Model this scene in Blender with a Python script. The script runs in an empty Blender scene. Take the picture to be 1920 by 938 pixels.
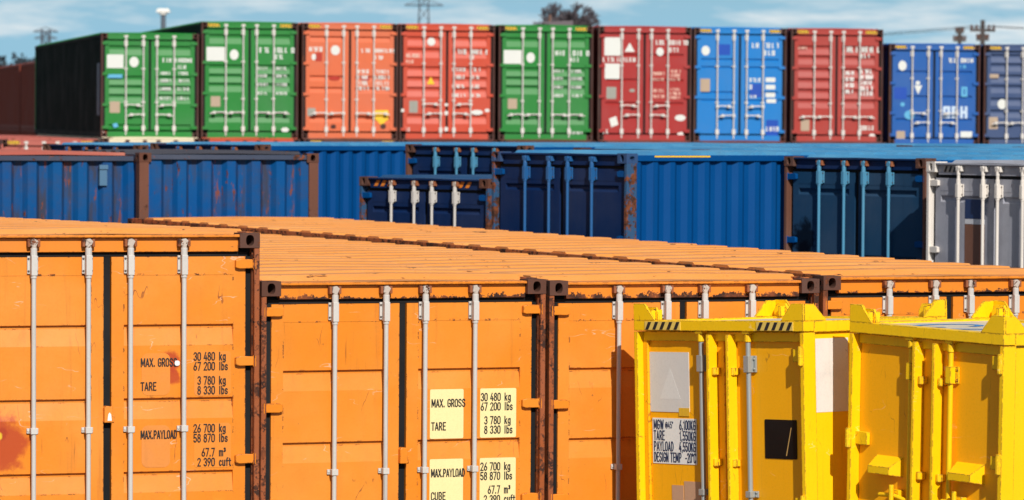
import bpy, bmesh, math, random
from mathutils import Vector, Matrix
random.seed(7)
S = bpy.context.scene
COL = S.collection
R = math.radians

# ------------------------------------------------------------------ camera
F = 8000.0; ROLL = .007; PITCH = math.atan(240 / F); CZ = 3.9
fw = Vector((0, math.cos(PITCH), -math.sin(PITCH))); up0 = Vector((0, math.sin(PITCH), math.cos(PITCH))); r0 = Vector((1, 0, 0))
CR = math.cos(ROLL) * r0 + math.sin(ROLL) * up0
CU = math.cos(ROLL) * up0 - math.sin(ROLL) * r0
CP = Vector((0, 0, CZ))
cam_d = bpy.data.cameras.new('camera'); cam = bpy.data.objects.new('camera', cam_d); COL.objects.link(cam)
m = Matrix((CR, CU, -fw)).transposed().to_4x4(); m.translation = CP
cam.matrix_world = m
cam_d.sensor_width = 36; cam_d.lens = 36 * F / 1920; cam_d.clip_start = .5; cam_d.clip_end = 20000
cam_d.dof.use_dof = True; cam_d.dof.focus_distance = 34.5; cam_d.dof.aperture_fstop = 4.3
S.camera = cam
S.render.resolution_x = 1024; S.render.resolution_y = 500

def at(u, v, Z):
    return CP + Z * (fw + CR * ((u - 960) / F) + CU * ((469 - v) / F))

# ------------------------------------------------------------------ world, sun, exposure
AZ, EL = R(15), R(34)
W = bpy.data.worlds.new('World'); S.world = W; W.use_nodes = True
nt = W.node_tree; nt.nodes.clear()
def wn(t, **k):
    n = nt.nodes.new(t)
    for a, b in k.items(): setattr(n, a, b)
    return n
sky = wn('ShaderNodeTexSky', sky_type='NISHITA', sun_disc=False)
sky.sun_elevation = EL; sky.sun_rotation = math.pi - AZ; sky.air_density = 1.0; sky.dust_density = .3; sky.ozone_density = 2.0
tc = wn('ShaderNodeTexCoord'); mp = wn('ShaderNodeMapping'); mp.inputs['Scale'].default_value = (26, 26, 170)
mp.inputs['Location'].default_value = (3.1, 1.7, .35)
no = wn('ShaderNodeTexNoise'); no.inputs['Scale'].default_value = 1.0; no.inputs['Detail'].default_value = 6; no.inputs['Roughness'].default_value = .55
rp = wn('ShaderNodeValToRGB'); rp.color_ramp.elements[0].position = .47; rp.color_ramp.elements[1].position = .68
mx = wn('ShaderNodeMix', data_type='RGBA')
hz = wn('ShaderNodeMix', data_type='RGBA'); hz.inputs[0].default_value = .8
hz.inputs[7].default_value = (6.6, 12.9, 17.2, 1)
mx.inputs[7].default_value = (18.0, 19.2, 19.6, 1)
bg = wn('ShaderNodeBackground'); bg.inputs['Strength'].default_value = .044
wo = wn('ShaderNodeOutputWorld')
L = nt.links.new
L(tc.outputs['Generated'], mp.inputs['Vector']); L(mp.outputs[0], no.inputs['Vector']); L(no.outputs['Fac'], rp.inputs[0])
sx = wn('ShaderNodeSeparateXYZ'); L(tc.outputs['Generated'], sx.inputs[0])
mr = wn('ShaderNodeMapRange'); mr.inputs['From Min'].default_value = .02; mr.inputs['From Max'].default_value = .14
mr.inputs['To Min'].default_value = .9; mr.inputs['To Max'].default_value = 0
L(sx.outputs['Z'], mr.inputs['Value']); L(mr.outputs[0], hz.inputs[0])
L(sky.outputs[0], hz.inputs[6]); L(hz.outputs[2], mx.inputs[6])
mc = wn('ShaderNodeMath', operation='MULTIPLY'); mc.inputs[1].default_value = .9; L(rp.outputs[0], mc.inputs[0])
L(mc.outputs[0], mx.inputs[0]); L(mx.outputs[2], bg.inputs['Color']); L(bg.outputs[0], wo.inputs['Surface'])
sd = bpy.data.lights.new('sun', 'SUN'); sd.energy = 4.7; sd.angle = R(.5); sd.color = (1, .955, .88)
so = bpy.data.objects.new('sun', sd); COL.objects.link(so)
so.rotation_euler = Vector((-math.sin(AZ) * math.cos(EL), math.cos(AZ) * math.cos(EL), -math.sin(EL))).to_track_quat('-Z', 'Y').to_euler()
so.location = (20, -20, 30)
S.view_settings.view_transform = 'Standard'; S.view_settings.look = 'None'
S.view_settings.exposure = 0.0; S.view_settings.gamma = 1
S.render.engine = 'CYCLES'

# ------------------------------------------------------------------ materials
MATS = {}
RUST_D = (.035, .014, .009, 1); RUST_L = (.20, .055, .018, 1)
def paint(name, col, rust=.15, streak=.35, fade=.2, edge=0.0, rough=.42, spots=(), rscale=1.0, metal=0, bump=.25, fadecol=None, dirt=.0, cross=0, zrust=None, vert=0, scratch=0, spec=.35, bands=None, valley=None):
    if name in MATS: return MATS[name]
    mt = bpy.data.materials.new(name); mt.use_nodes = True
    t = mt.node_tree; t.nodes.clear(); ln = t.links.new
    def N(ty, **k):
        n = t.nodes.new(ty)
        for a, b in k.items(): setattr(n, a, b)
        return n
    def math_(op, a, b=None, clamp=False):
        n = N('ShaderNodeMath', operation=op, use_clamp=clamp)
        for i, x in enumerate((a, b)):
            if x is None: continue
            if isinstance(x, (int, float)): n.inputs[i].default_value = x
            else: ln(x, n.inputs[i])
        return n.outputs[0]
    def mix(fac, a, b):
        n = N('ShaderNodeMix', data_type='RGBA')
        for i, x in ((0, fac), (6, a), (7, b)):
            if isinstance(x, (int, float)): n.inputs[i].default_value = x
            elif isinstance(x, tuple): n.inputs[i].default_value = x
            else: ln(x, n.inputs[i])
        return n.outputs[2]
    def noise(vec, sc, det=5, ro=.6):
        n = N('ShaderNodeTexNoise'); n.inputs['Scale'].default_value = sc; n.inputs['Detail'].default_value = det; n.inputs['Roughness'].default_value = ro
        ln(vec, n.inputs['Vector']); return n.outputs['Fac']
    def step(v, a, b):
        n = N('ShaderNodeMapRange', interpolation_type='SMOOTHSTEP'); n.inputs['From Min'].default_value = a; n.inputs['From Max'].default_value = b
        ln(v, n.inputs['Value']); return n.outputs[0]
    tc = N('ShaderNodeTexCoord'); oi = N('ShaderNodeObjectInfo')
    add = N('ShaderNodeVectorMath', operation='ADD'); ln(tc.outputs['Object'], add.inputs[0])
    sc = N('ShaderNodeVectorMath', operation='SCALE'); sc.inputs['Scale'].default_value = 60
    cmb = N('ShaderNodeCombineXYZ'); ln(oi.outputs['Random'], cmb.inputs[0]); ln(oi.outputs['Random'], cmb.inputs[1])
    ln(cmb.outputs[0], sc.inputs[0]); ln(sc.outputs[0], add.inputs[1]); P = add.outputs[0]
    c = (*col, 1)
    fc = fadecol or tuple(min(1, x * .78 + .05) for x in col)
    big = noise(P, .9, 5)
    base = mix(math_('MULTIPLY', step(big, .35, .75), fade * 2, True), c, (*fc, 1))
    fine = noise(P, 55, 3)
    base = mix(math_('MULTIPLY', step(fine, .45, .75), .14), base, tuple(x * .55 for x in col) + (1,))
    mpv = N('ShaderNodeMapping'); mpv.inputs['Scale'].default_value = (9, 9, .45); ln(P, mpv.inputs['Vector'])
    st = noise(mpv.outputs[0], 1.6, 6, .65)
    base = mix(math_('MULTIPLY', step(st, .56, .78), streak), base, tuple(x * .38 + .012 for x in col) + (1,))
    if dirt:
        base = mix(math_('MULTIPLY', step(noise(P, 2.3, 7, .7), .42, .68), dirt), base, (.06, .045, .035, 1))
    if cross:      # scuffs running across a roof, between its ribs
        mpx = N('ShaderNodeMapping'); mpx.inputs['Scale'].default_value = (.5, 7, 1); ln(P, mpx.inputs['Vector'])
        base = mix(math_('MULTIPLY', step(noise(mpx.outputs[0], 1.5, 6, .6), .5, .7), cross), base, tuple(x * .62 + .05 for x in col) + (1,))
    if vert:
        vv_ = N('ShaderNodeMapping'); vv_.inputs['Scale'].default_value = (2.2, 2.2, .5); ln(P, vv_.inputs['Vector']); P = vv_.outputs[0]
    rn = noise(P, 3.2 * rscale, 8, .72); rn2 = noise(P, 21 * rscale, 4, .6)
    rsum = math_('ADD', math_('MULTIPLY', rn, .72), math_('MULTIPLY', rn2, .28))
    if cross:
        rsum = math_('ADD', math_('MULTIPLY', rsum, .62), math_('MULTIPLY', noise(mpx.outputs[0], 3.2, 6, .7), .38))
    if zrust:
        sz = N('ShaderNodeSeparateXYZ'); ln(tc.outputs['Object'], sz.inputs[0])
        rsum = math_('ADD', rsum, math_('MULTIPLY', step(sz.outputs[2], zrust[0], zrust[1]), zrust[2]))
    th = .70 - .26 * rust
    rmask = step(rsum, th, th + .035)
    if rust <= 0: rmask = math_('MULTIPLY', rmask, 0.0)
    if edge:
        bv = N('ShaderNodeBevel', samples=4); bv.inputs['Radius'].default_value = .014
        ge = N('ShaderNodeNewGeometry')
        dp = N('ShaderNodeVectorMath', operation='DOT_PRODUCT'); ln(bv.outputs[0], dp.inputs[0]); ln(ge.outputs['Normal'], dp.inputs[1])
        ed = step(math_('SUBTRACT', 1.0, dp.outputs['Value']), .01, .08)
        en = step(noise(P, 9 * rscale, 6, .75), .60 - .2 * edge, .64 - .2 * edge)
        rmask = math_('MAXIMUM', rmask, math_('MULTIPLY', ed, en))
    rc = mix(step(noise(P, 11, 5), .38, .66), RUST_D, RUST_L)
    if valley:     # shadow lines of the roof ribs, painted as dark streaks in the valleys
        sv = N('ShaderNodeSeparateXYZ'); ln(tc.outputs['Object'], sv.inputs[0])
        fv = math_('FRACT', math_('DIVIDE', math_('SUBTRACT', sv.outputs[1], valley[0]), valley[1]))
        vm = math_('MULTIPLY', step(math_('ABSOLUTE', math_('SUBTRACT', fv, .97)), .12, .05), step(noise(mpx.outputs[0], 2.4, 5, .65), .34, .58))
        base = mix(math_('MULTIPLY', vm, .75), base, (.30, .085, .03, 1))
    if bands:      # rust plus painted-in rib shading along one edge of every rib
        sb = N('ShaderNodeSeparateXYZ'); ln(tc.outputs['Object'], sb.inputs[0])
        fr_ = math_('FRACT', math_('DIVIDE', math_('SUBTRACT', sb.outputs[0], bands[0]), bands[1]))
        bm_ = math_('MULTIPLY', step(fr_, .50, .60), step(fr_, 1.0, .90))
        mb_ = N('ShaderNodeMapping'); mb_.inputs['Scale'].default_value = (2.4, 2.4, .55); ln(tc.outputs['Object'], mb_.inputs['Vector'])
        gr = step(noise(mb_.outputs[0], 2.2, 6, .65), .40, .62)
        base = mix(math_('MULTIPLY', math_('MULTIPLY', bm_, gr), .8), base, (.045, .04, .045, 1))
        base = mix(math_('MULTIPLY', math_('MULTIPLY', bm_, step(noise(mb_.outputs[0], 4.1, 6, .7), .56, .64)), .85), base, RUST_L)
    if scratch:
        for k_, (sx_, sz_, nsc) in enumerate(((3.0, 1.1, 1.3), (.8, 2.6, 1.9))):
            ms = N('ShaderNodeMapping'); ms.inputs['Scale'].default_value = (sx_, 1, sz_); ms.inputs['Rotation'].default_value = (0, .5 - .9 * k_, 0); ms.inputs['Location'].default_value = (7.3 * k_, 0, 2.1 * k_)
            ln(P, ms.inputs['Vector'])
            nn_ = noise(ms.outputs[0], nsc, 3, .5)
            li = step(math_('ABSOLUTE', math_('SUBTRACT', nn_, .5)), .0045, .0015)
            ga = step(noise(P, 2.7 + k_, 4, .6), .55, .63)
            base = mix(math_('MULTIPLY', math_('MULTIPLY', li, ga), scratch), base, RUST_L if k_ == 0 else tuple(min(1, x * .8 + .25) for x in col) + (1,))
        # little rust runs that start at chips and fade downwards
        mr_ = N('ShaderNodeMapping'); mr_.inputs['Scale'].default_value = (26, 26, 1.6); ln(P, mr_.inputs['Vector'])
        run = math_('MULTIPLY', step(noise(mr_.outputs[0], 1.0, 3, .5), .66, .74), step(noise(P, 1.7, 4, .6), .50, .64))
        base = mix(math_('MULTIPLY', run, scratch * .75), base, tuple(x * .5 for x in RUST_L[:3]) + (1,))
    base = mix(rmask, base, rc)
    for (px, pz, rad, scol) in spots:
        so_ = N('ShaderNodeSeparateXYZ'); ln(tc.outputs['Object'], so_.inputs[0])
        dx = math_('SUBTRACT', so_.outputs[0], px); dz = math_('SUBTRACT', so_.outputs[2], pz)
        d = math_('SQRT', math_('ADD', math_('MULTIPLY', dx, dx), math_('MULTIPLY', dz, dz)))
        d = math_('ADD', d, math_('MULTIPLY', math_('SUBTRACT', noise(tc.outputs['Object'], 7, 5), .5), rad * 1.5))
        n = N('ShaderNodeMapRange', interpolation_type='SMOOTHSTEP'); n.inputs['From Min'].default_value = rad * .55; n.inputs['From Max'].default_value = rad
        n.inputs['To Min'].default_value = .9; n.inputs['To Max'].default_value = 0; ln(d, n.inputs['Value'])
        base = mix(n.outputs[0], base, (*scol, 1))
    bs = N('ShaderNodeBsdfPrincipled'); ln(base, bs.inputs['Base Color'])
    bs.inputs['Specular IOR Level'].default_value = spec; bs.inputs['Metallic'].default_value = metal
    ro = N('ShaderNodeMix', data_type='FLOAT'); ln(rmask, ro.inputs[0]); ro.inputs[2].default_value = rough; ro.inputs[3].default_value = .85
    ln(ro.outputs[0], bs.inputs['Roughness'])
    b1 = N('ShaderNodeBump'); b1.inputs['Strength'].default_value = bump; b1.inputs['Distance'].default_value = .03
    hgt = math_('ADD', math_('MULTIPLY', noise(P, 2.2, 2), .35), math_('MULTIPLY', rmask, math_('MULTIPLY', rn2, .12)))
    ln(hgt, b1.inputs['Height']); ln(b1.outputs[0], bs.inputs['Normal'])
    ou = N('ShaderNodeOutputMaterial'); ln(bs.outputs[0], ou.inputs['Surface'])
    MATS[name] = mt
    return mt

def flat(name, col, rough=.6, metal=0):
    if name in MATS: return MATS[name]
    return paint(name, col, rust=0, streak=.12, fade=.1, rough=rough, metal=metal, bump=.05)

# ------------------------------------------------------------------ mesh helpers
class MB:
    def __init__(s): s.v = []; s.f = []
    def poly(s, pts):
        n = len(s.v); s.v += [tuple(p) for p in pts]; s.f.append(tuple(range(n, n + len(pts))))
    def box(s, x0, x1, y0, y1, z0, z1):
        n = len(s.v)
        s.v += [(x0, y0, z0), (x1, y0, z0), (x1, y1, z0), (x0, y1, z0), (x0, y0, z1), (x1, y0, z1), (x1, y1, z1), (x0, y1, z1)]
        s.f += [tuple(n + i for i in q) for q in ((0, 3, 2, 1), (4, 5, 6, 7), (0, 1, 5, 4), (1, 2, 6, 5), (2, 3, 7, 6), (3, 0, 4, 7))]
        return s
    def prism(s, poly, axis, a, b):          # poly in the two other axes (in order), extruded a..b along axis
        def P(p, t):
            if axis == 'x': return (t, p[0], p[1])
            if axis == 'y': return (p[0], t, p[1])
            return (p[0], p[1], t)
        n = len(s.v); k = len(poly)
        s.v += [P(p, a) for p in poly] + [P(p, b) for p in poly]
        s.f += [tuple(n + i for i in range(k)), tuple(n + k + i for i in reversed(range(k)))]
        s.f += [(n + i, n + (i + 1) % k, n + k + (i + 1) % k, n + k + i) for i in range(k)]
        return s
    def tube(s, pts, r, n=10, r2=None):
        pts = [Vector(p) for p in pts]; rings = []
        for i, p in enumerate(pts):
            d = (pts[min(i + 1, len(pts) - 1)] - pts[max(i - 1, 0)]).normalized()
            a = d.orthogonal().normalized() if i == 0 else (pa - d * pa.dot(d)).normalized()
            pa = a; b = d.cross(a)
            rr = r if r2 is None else r + (r2 - r) * i / (len(pts) - 1)
            rings.append(len(s.v))
            s.v += [tuple(p + rr * (a * math.cos(2 * math.pi * k / n) + b * math.sin(2 * math.pi * k / n))) for k in range(n)]
        for i in range(len(rings) - 1):
            for k in range(n):
                s.f.append((rings[i] + k, rings[i] + (k + 1) % n, rings[i + 1] + (k + 1) % n, rings[i + 1] + k))
        s.f.append(tuple(rings[0] + k for k in reversed(range(n)))); s.f.append(tuple(rings[-1] + k for k in range(n)))
        return s
    def build(s, name, mat, parent=None, bevel=0, smooth=False):
        me = bpy.data.meshes.new(name); me.from_pydata(s.v, [], s.f)
        bm = bmesh.new(); bm.from_mesh(me); bmesh.ops.recalc_face_normals(bm, faces=bm.faces); bm.to_mesh(me); bm.free()
        me.materials.append(mat)
        o = bpy.data.objects.new(name, me); COL.objects.link(o)
        if parent: o.parent = parent
        if bevel:
            bvm = o.modifiers.new('bevel', 'BEVEL'); bvm.width = bevel; bvm.segments = 2; bvm.limit_method = 'ANGLE'; bvm.angle_limit = R(40)
        if smooth:
            for p in me.polygons: p.use_smooth = True
            try: me.set_sharp_from_angle(angle=R(40))
            except Exception: pass
        return o

def sheet(name, v, f, mat, parent=None):
    me = bpy.data.meshes.new(name); me.from_pydata(v, [], f); me.materials.append(mat)
    o = bpy.data.objects.new(name, me); COL.objects.link(o)
    if parent: o.parent = parent
    return o

def _arc(cx, cy, rx, ry, a0, a1, n=8):
    return [(cx + rx * math.cos(R(a0 + (a1 - a0) * i / n)), cy + ry * math.sin(R(a0 + (a1 - a0) * i / n))) for i in range(n + 1)]
_O = _arc(.25, .73, .2, .22, 0, 180) + _arc(.25, .27, .2, .22, 180, 360) + [(.45, .73)]
GLYPH = {   # plain condensed stencil-like letters: (advance, strokes)
 '0': (.5, [_O]), 'O': (.5, [_O]), '1': (.36, [[(.06, .75), (.24, .95), (.24, .05)]]),
 '2': (.5, [_arc(.25, .73, .2, .22, 165, -20) + [(.06, .05), (.46, .05)]]), '3': (.5, [_arc(.25, .73, .19, .22, 160, -80) + _arc(.25, .29, .2, .24, 80, -160)]),
 '4': (.5, [[(.30, .95), (.05, .28), (.46, .28)], [(.36, .55), (.36, .05)]]), '5': (.5, [[(.43, .95), (.10, .95), (.07, .55)] + _arc(.25, .32, .2, .27, 125, -155)]),
 '6': (.5, [[(.36, .95), (.08, .42)] + _arc(.25, .29, .2, .24, 160, -200, 14)]), '7': (.5, [[(.05, .95), (.45, .95), (.18, .05)]]),
 '8': (.5, [_arc(.25, .74, .17, .21, -90, 270, 14), _arc(.25, .28, .2, .24, 90, 450, 14)]), '9': (.5, [_arc(.25, .71, .2, .24, -20, 340, 14), [(.42, .58), (.14, .05)]]),
 'A': (.5, [[(.03, .05), (.24, .93)], [(.47, .05), (.26, .93)], [(.11, .30), (.39, .30)]]), 'B': (.5, [[(.08, .05), (.08, .95), (.25, .95)] + _arc(.25, .74, .18, .21, 90, -90) + _arc(.25, .29, .2, .24, 90, -90) + [(.08, .05)]]),
 'C': (.5, [_arc(.26, .73, .2, .22, 10, 180) + _arc(.26, .27, .2, .22, 180, 350)]), 'D': (.5, [[(.08, .05), (.08, .95), (.2, .95)] + _arc(.2, .5, .25, .45, 90, -90) + [(.08, .05)]]),
 'E': (.45, [[(.42, .95), (.08, .95), (.08, .05), (.42, .05)], [(.08, .52), (.36, .52)]]), 'G': (.5, [_arc(.26, .73, .2, .22, 10, 180) + _arc(.26, .27, .2, .22, 180, 350) + [(.46, .47), (.28, .47)]]),
 'I': (.2, [[(.1, .05), (.1, .95)]]), 'K': (.5, [[(.08, .05), (.08, .95)], [(.44, .95), (.10, .45)], [(.2, .58), (.46, .05)]]), 'L': (.44, [[(.08, .95), (.08, .05), (.42, .05)]]),
 'M': (.66, [[(.07, .05), (.07, .95)], [(.10, .93), (.33, .22)], [(.56, .93), (.33, .22)], [(.59, .95), (.59, .05)]]), 'N': (.52, [[(.07, .05), (.07, .95)], [(.09, .92), (.43, .08)], [(.45, .05), (.45, .95)]]), 'P': (.5, [[(.08, .05), (.08, .95), (.25, .95)] + _arc(.25, .71, .2, .24, 90, -90) + [(.08, .47)]]),
 'R': (.5, [[(.08, .05), (.08, .95), (.25, .95)] + _arc(.25, .71, .19, .24, 90, -90) + [(.08, .47)], [(.26, .46), (.46, .05)]]),
 'S': (.5, [_arc(.25, .73, .19, .22, 15, 250) + _arc(.25, .28, .2, .23, 70, -165)]), 'T': (.48, [[(.03, .95), (.45, .95)], [(.24, .94), (.24, .05)]]), 'U': (.5, [[(.06, .95), (.06, .27)] + _arc(.25, .27, .19, .22, 180, 360) + [(.44, .95)]]),
 'W': (.7, [[(.04, .95), (.18, .07)], [(.34, .85), (.19, .07)], [(.36, .85), (.51, .07)], [(.66, .95), (.52, .07)]]), 'X': (.5, [[(.04, .95), (.46, .05)], [(.46, .95), (.04, .05)]]), 'Y': (.5, [[(.03, .95), (.25, .48), (.47, .95)], [(.25, .48), (.25, .05)]]),
 'k': (.42, [[(.07, .05), (.07, .95)], [(.36, .66), (.09, .34)], [(.17, .43), (.38, .05)]]), 'g': (.45, [_arc(.22, .38, .16, .28, 0, 360, 14), [(.38, .66), (.38, -.02)] + _arc(.22, -.02, .16, .17, 0, -150)]),
 'l': (.22, [[(.1, .95), (.1, .05)]]), 'b': (.45, [[(.07, .95), (.07, .05)], _arc(.23, .35, .16, .3, -180, 180, 14)]), 's': (.4, [_arc(.19, .5, .14, .15, 20, 250) + _arc(.19, .2, .15, .15, 70, -160)]),
 'm': (.62, [[(.07, .05), (.07, .66)], _arc(.19, .5, .12, .16, 180, 0) + [(.31, .05)], _arc(.43, .5, .12, .16, 180, 0) + [(.55, .05)]]), 'c': (.4, [_arc(.21, .36, .15, .3, 40, 320, 12)]), 'u': (.44, [[(.06, .66), (.06, .2)] + _arc(.2, .2, .14, .15, 180, 360) + [(.34, .66)], [(.36, .66), (.36, .05)]]),
 'f': (.32, [[(.13, .05), (.13, .8)] + _arc(.25, .8, .12, .15, 180, 80), [(.03, .62), (.27, .62)]]), 't': (.32, [[(.12, .88), (.12, .18)] + _arc(.24, .18, .12, .13, 180, 280), [(.02, .64), (.27, .64)]]),
 '.': (.2, [[(.1, .05), (.1, .13)]]), ',': (.2, [[(.12, .14), (.06, -.08)]]), '-': (.36, [[(.06, .45), (.30, .45)]]), ' ': (.26, []), '\u00b0': (.26, [_arc(.12, .84, .08, .11, 0, 360, 10)]),
 '\u00b3': (.28, [_arc(.12, .86, .09, .1, 150, -80, 6) + _arc(.12, .66, .10, .11, 80, -150, 6)]),
 '@': (.72, [_arc(.36, .46, .31, .42, -50, 290, 20), _arc(.34, .46, .13, .18, 0, 360, 12), [(.48, .64), (.48, .3), (.58, .28)]]),
}
def text(name, body, x, y, z, size, mat, parent, sx=.8, align='LEFT', depth=.0015, weight=.066, gap=.10):
    """letters as mitred strokes: flat paint on the plate, standing in the local xz plane"""
    adv = [(GLYPH[c][0] + gap) * size * sx for c in body]
    x0 = x - (sum(adv) if align == 'RIGHT' else 0)
    mb = MB(); hwid = weight * size; lift = 0
    for c, a in zip(body, adv):
        for st in GLYPH[c][1]:
            lift = (lift + 1) % 3; yy = y - .0004 * lift
            pts = [Vector((x0 + p[0] * size * sx, z + p[1] * size)) for p in st]
            L_, R_ = [], []; closed = (pts[0] - pts[-1]).length < 1e-5
            for i, p in enumerate(pts):
                a0 = pts[i - 1] if i > 0 else (pts[-2] if closed else None); b0 = pts[i + 1] if i < len(pts) - 1 else (pts[1] if closed else None)
                d1 = (p - a0).normalized() if a0 is not None else None; d2 = (b0 - p).normalized() if b0 is not None else None
                d1 = d1 or d2; d2 = d2 or d1
                n1 = Vector((-d1.y, d1.x)); n2 = Vector((-d2.y, d2.x)); nn = n1 + n2
                nn = nn.normalized() if nn.length > 1e-4 else n1
                k = hwid / max(.55, nn.dot(n1)); q = p
                if a0 is None: q = p - d2 * hwid * .9
                if b0 is None: q = p + d1 * hwid * .9
                L_.append(q + nn * k); R_.append(q - nn * k)
            for i in range(len(pts) - 1):
                mb.poly([(v.x, yy, v.y) for v in (R_[i], R_[i + 1], L_[i + 1], L_[i])])
        x0 += a
    me = bpy.data.meshes.new(name); me.from_pydata(mb.v, [], mb.f); me.materials.append(mat)
    t = bpy.data.objects.new(name, me); COL.objects.link(t); t.parent = parent
    return t

def thing(name, label, cat, loc=(0, 0, 0), yaw=0, group=None):
    e = bpy.data.objects.new(name, None); COL.objects.link(e); e.empty_display_size = .3
    e.location = loc; e.rotation_euler = (0, 0, yaw); e['label'] = label; e['category'] = cat
    if group: e['group'] = group
    return e
def tag(o, label, cat, group=None):
    o['label'] = label; o['category'] = cat
    if group: o['group'] = group
    return o

def ring_face(mb, c, u, w, n_in, hu, hw, au, aw, depth, k=20, ex=2.6):
    """rectangular face (half sizes hu, hw) with an oval hole (half sizes au, aw) sunk by depth along n_in"""
    c, u, w, n_in = Vector(c), Vector(u), Vector(w), Vector(n_in)
    outer, inner = [], []
    for i in range(k):
        a = 2 * math.pi * i / k; ca, sa = math.cos(a), math.sin(a)
        t = min(hu / abs(ca) if abs(ca) > 1e-6 else 1e9, hw / abs(sa) if abs(sa) > 1e-6 else 1e9)
        outer.append(c + u * ca * t + w * sa * t)
        q = (abs(ca) ** ex + abs(sa) ** ex) ** (-1 / ex)
        inner.append(c + u * ca * q * au + w * sa * q * aw)
    # snap nearest outer points to the true corners
    for su in (-1, 1):
        for sw in (-1, 1):
            cr = c + u * hu * su + w * hw * sw
            j = min(range(k), key=lambda i: (outer[i] - cr).length); outer[j] = cr
    for i in range(k):
        j = (i + 1) % k
        mb.poly([outer[i], outer[j], inner[j], inner[i]])
        mb.poly([inner[i], inner[j], inner[j] + n_in * depth, inner[i] + n_in * depth])
    mb.poly([p + n_in * depth for p in inner])

# ------------------------------------------------------------------ shared materials
steel = paint('galvanised_rod_steel', (.55, .515, .48), rust=.10, streak=.5, rscale=2, fade=.2, rough=.45, bump=.05)
bracket_m = paint('bracket_steel', (.57, .535, .50), rust=.22, rscale=3, streak=.3, rough=.5, bump=.05)
rubber = paint('door_gasket_rubber', (.010, .010, .011), spec=.12, rust=0, streak=.2, rough=.7, fade=.1)
bolt_m = flat('dark_bolt', (.08, .06, .05))
cam_tip = paint('rust_stained_cam', (.50, .42, .36), rust=.62, streak=.5, rough=.7, rscale=4)
cam_m = paint('rusty_cam', (.28, .085, .03), rust=.6, rough=.8)
cast_m = paint('rusty_corner_casting', (.095, .036, .022), rust=.62, rough=.85, rscale=2.5)
white_m = flat('white_marking', (.80, .80, .77)); black_m = flat('black_marking', (.012, .012, .014))
tan_m = paint('tan_plate', (.42, .31, .22), rust=.15, rough=.6); greyp_m = paint('grey_plate', (.30, .29, .25), rust=.2, rough=.5)
yel_m = flat('yellow_sticker', (.85, .50, .02))

def corner_casting(root, W, L, H, mat, sxn, top, end, bevel=.006):
    cw, cd, ch = .162, .178, .118
    x0 = W / 2 * sxn; xi = x0 - cw * sxn
    z0, z1 = (H - ch, H) if top else (0, ch)
    y0, y1 = (0, cd) if end == 0 else (L - cd, L)
    yo = y0 if end == 0 else y1; yi = y1 if end == 0 else y0
    mb = MB(); mid = ((x0 + xi) / 2, yo, (z0 + z1) / 2)
    ring_face(mb, mid, (1, 0, 0), (0, 0, 1), (0, 1 if end == 0 else -1, 0), cw / 2, ch / 2, .033, .043, .165)
    ring_face(mb, (x0, (y0 + y1) / 2, (z0 + z1) / 2), (0, 1, 0), (0, 0, 1), (-sxn, 0, 0), cd / 2, ch / 2, .038, .028, .049)
    xa, xb = min(x0, xi), max(x0, xi)
    if top: ring_face(mb, ((x0 + xi) / 2, (y0 + y1) / 2, z1), (1, 0, 0), (0, 1, 0), (0, 0, -1), cw / 2, cd / 2, .031, .06, .015)
    else: mb.poly([(xa, y0, z1), (xb, y0, z1), (xb, y1, z1), (xa, y1, z1)])
    zz = z0 if top else z0
    mb.poly([(xa, y0, zz), (xb, y0, zz), (xb, y1, zz), (xa, y1, zz)])
    mb.poly([(xi, y0, z0), (xi, y1, z0), (xi, y1, z1), (xi, y0, z1)])
    mb.poly([(xa, yi, z0), (xb, yi, z0), (xb, yi, z1), (xa, yi, z1)])
    return mb.build('corner_casting', mat, root)

STY = {}
def _st():
    # recesses measured down from the container top, as (z_down, y_in) profile points
    D = .034
    def ledge(z): return [(z, 0), (z + .008, .028), (z + .03, .028), (z + .165, 0)]
    def wave(z, h=.115): return [(z - h * .85, 0), (z - h * .85 + .025, .05), (z + .0, .05), (z + h * 1.25, 0)] if h > .06 else [(z - h, 0), (z - h * .5, .04), (z + h * .2, .04), (z + h, 0)]
    STY['ledge'] = sum([ledge(z) for z in (.715, 1.29, 1.865, 2.3)], [])
    STY['green'] = sum([wave(z) for z in (.40, 1.155, 1.375, 1.60, 2.36)], [])
    STY['wide'] = sum([wave(z, .07) for z in (.38, 1.37, 1.66, 2.40)], [])
    STY['many'] = sum([wave(z, .11) for z in (.52, .78, 1.10, 1.37, 1.64, 1.90)], [])
    STY['red_a'] = sum([wave(z) for z in (.40, .70, 1.155, 1.42, 1.68, 2.36)], [])
    STY['lines'] = sum([wave(z, .035) for z in (.72, 1.36, 1.95)], [])
    STY['lines2'] = sum([wave(z, .035) for z in (.82, 1.02, 1.66, 1.86)], [])
    STY['std'] = sum([wave(z) for z in (.36, .95, 1.18, 1.40, 2.05)], [])
    STY['navy'] = sum([wave(z, .10) for z in (.32, .56, .85, 1.12, 1.45, 1.76)], [])
    STY['panel'] = sum([[(z - .04, 0), (z - .012, .03), (z + .012, .03), (z + .04, 0)] for z in (.42, 1.2, 1.9)], [])
_st()
LF = .06

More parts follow.
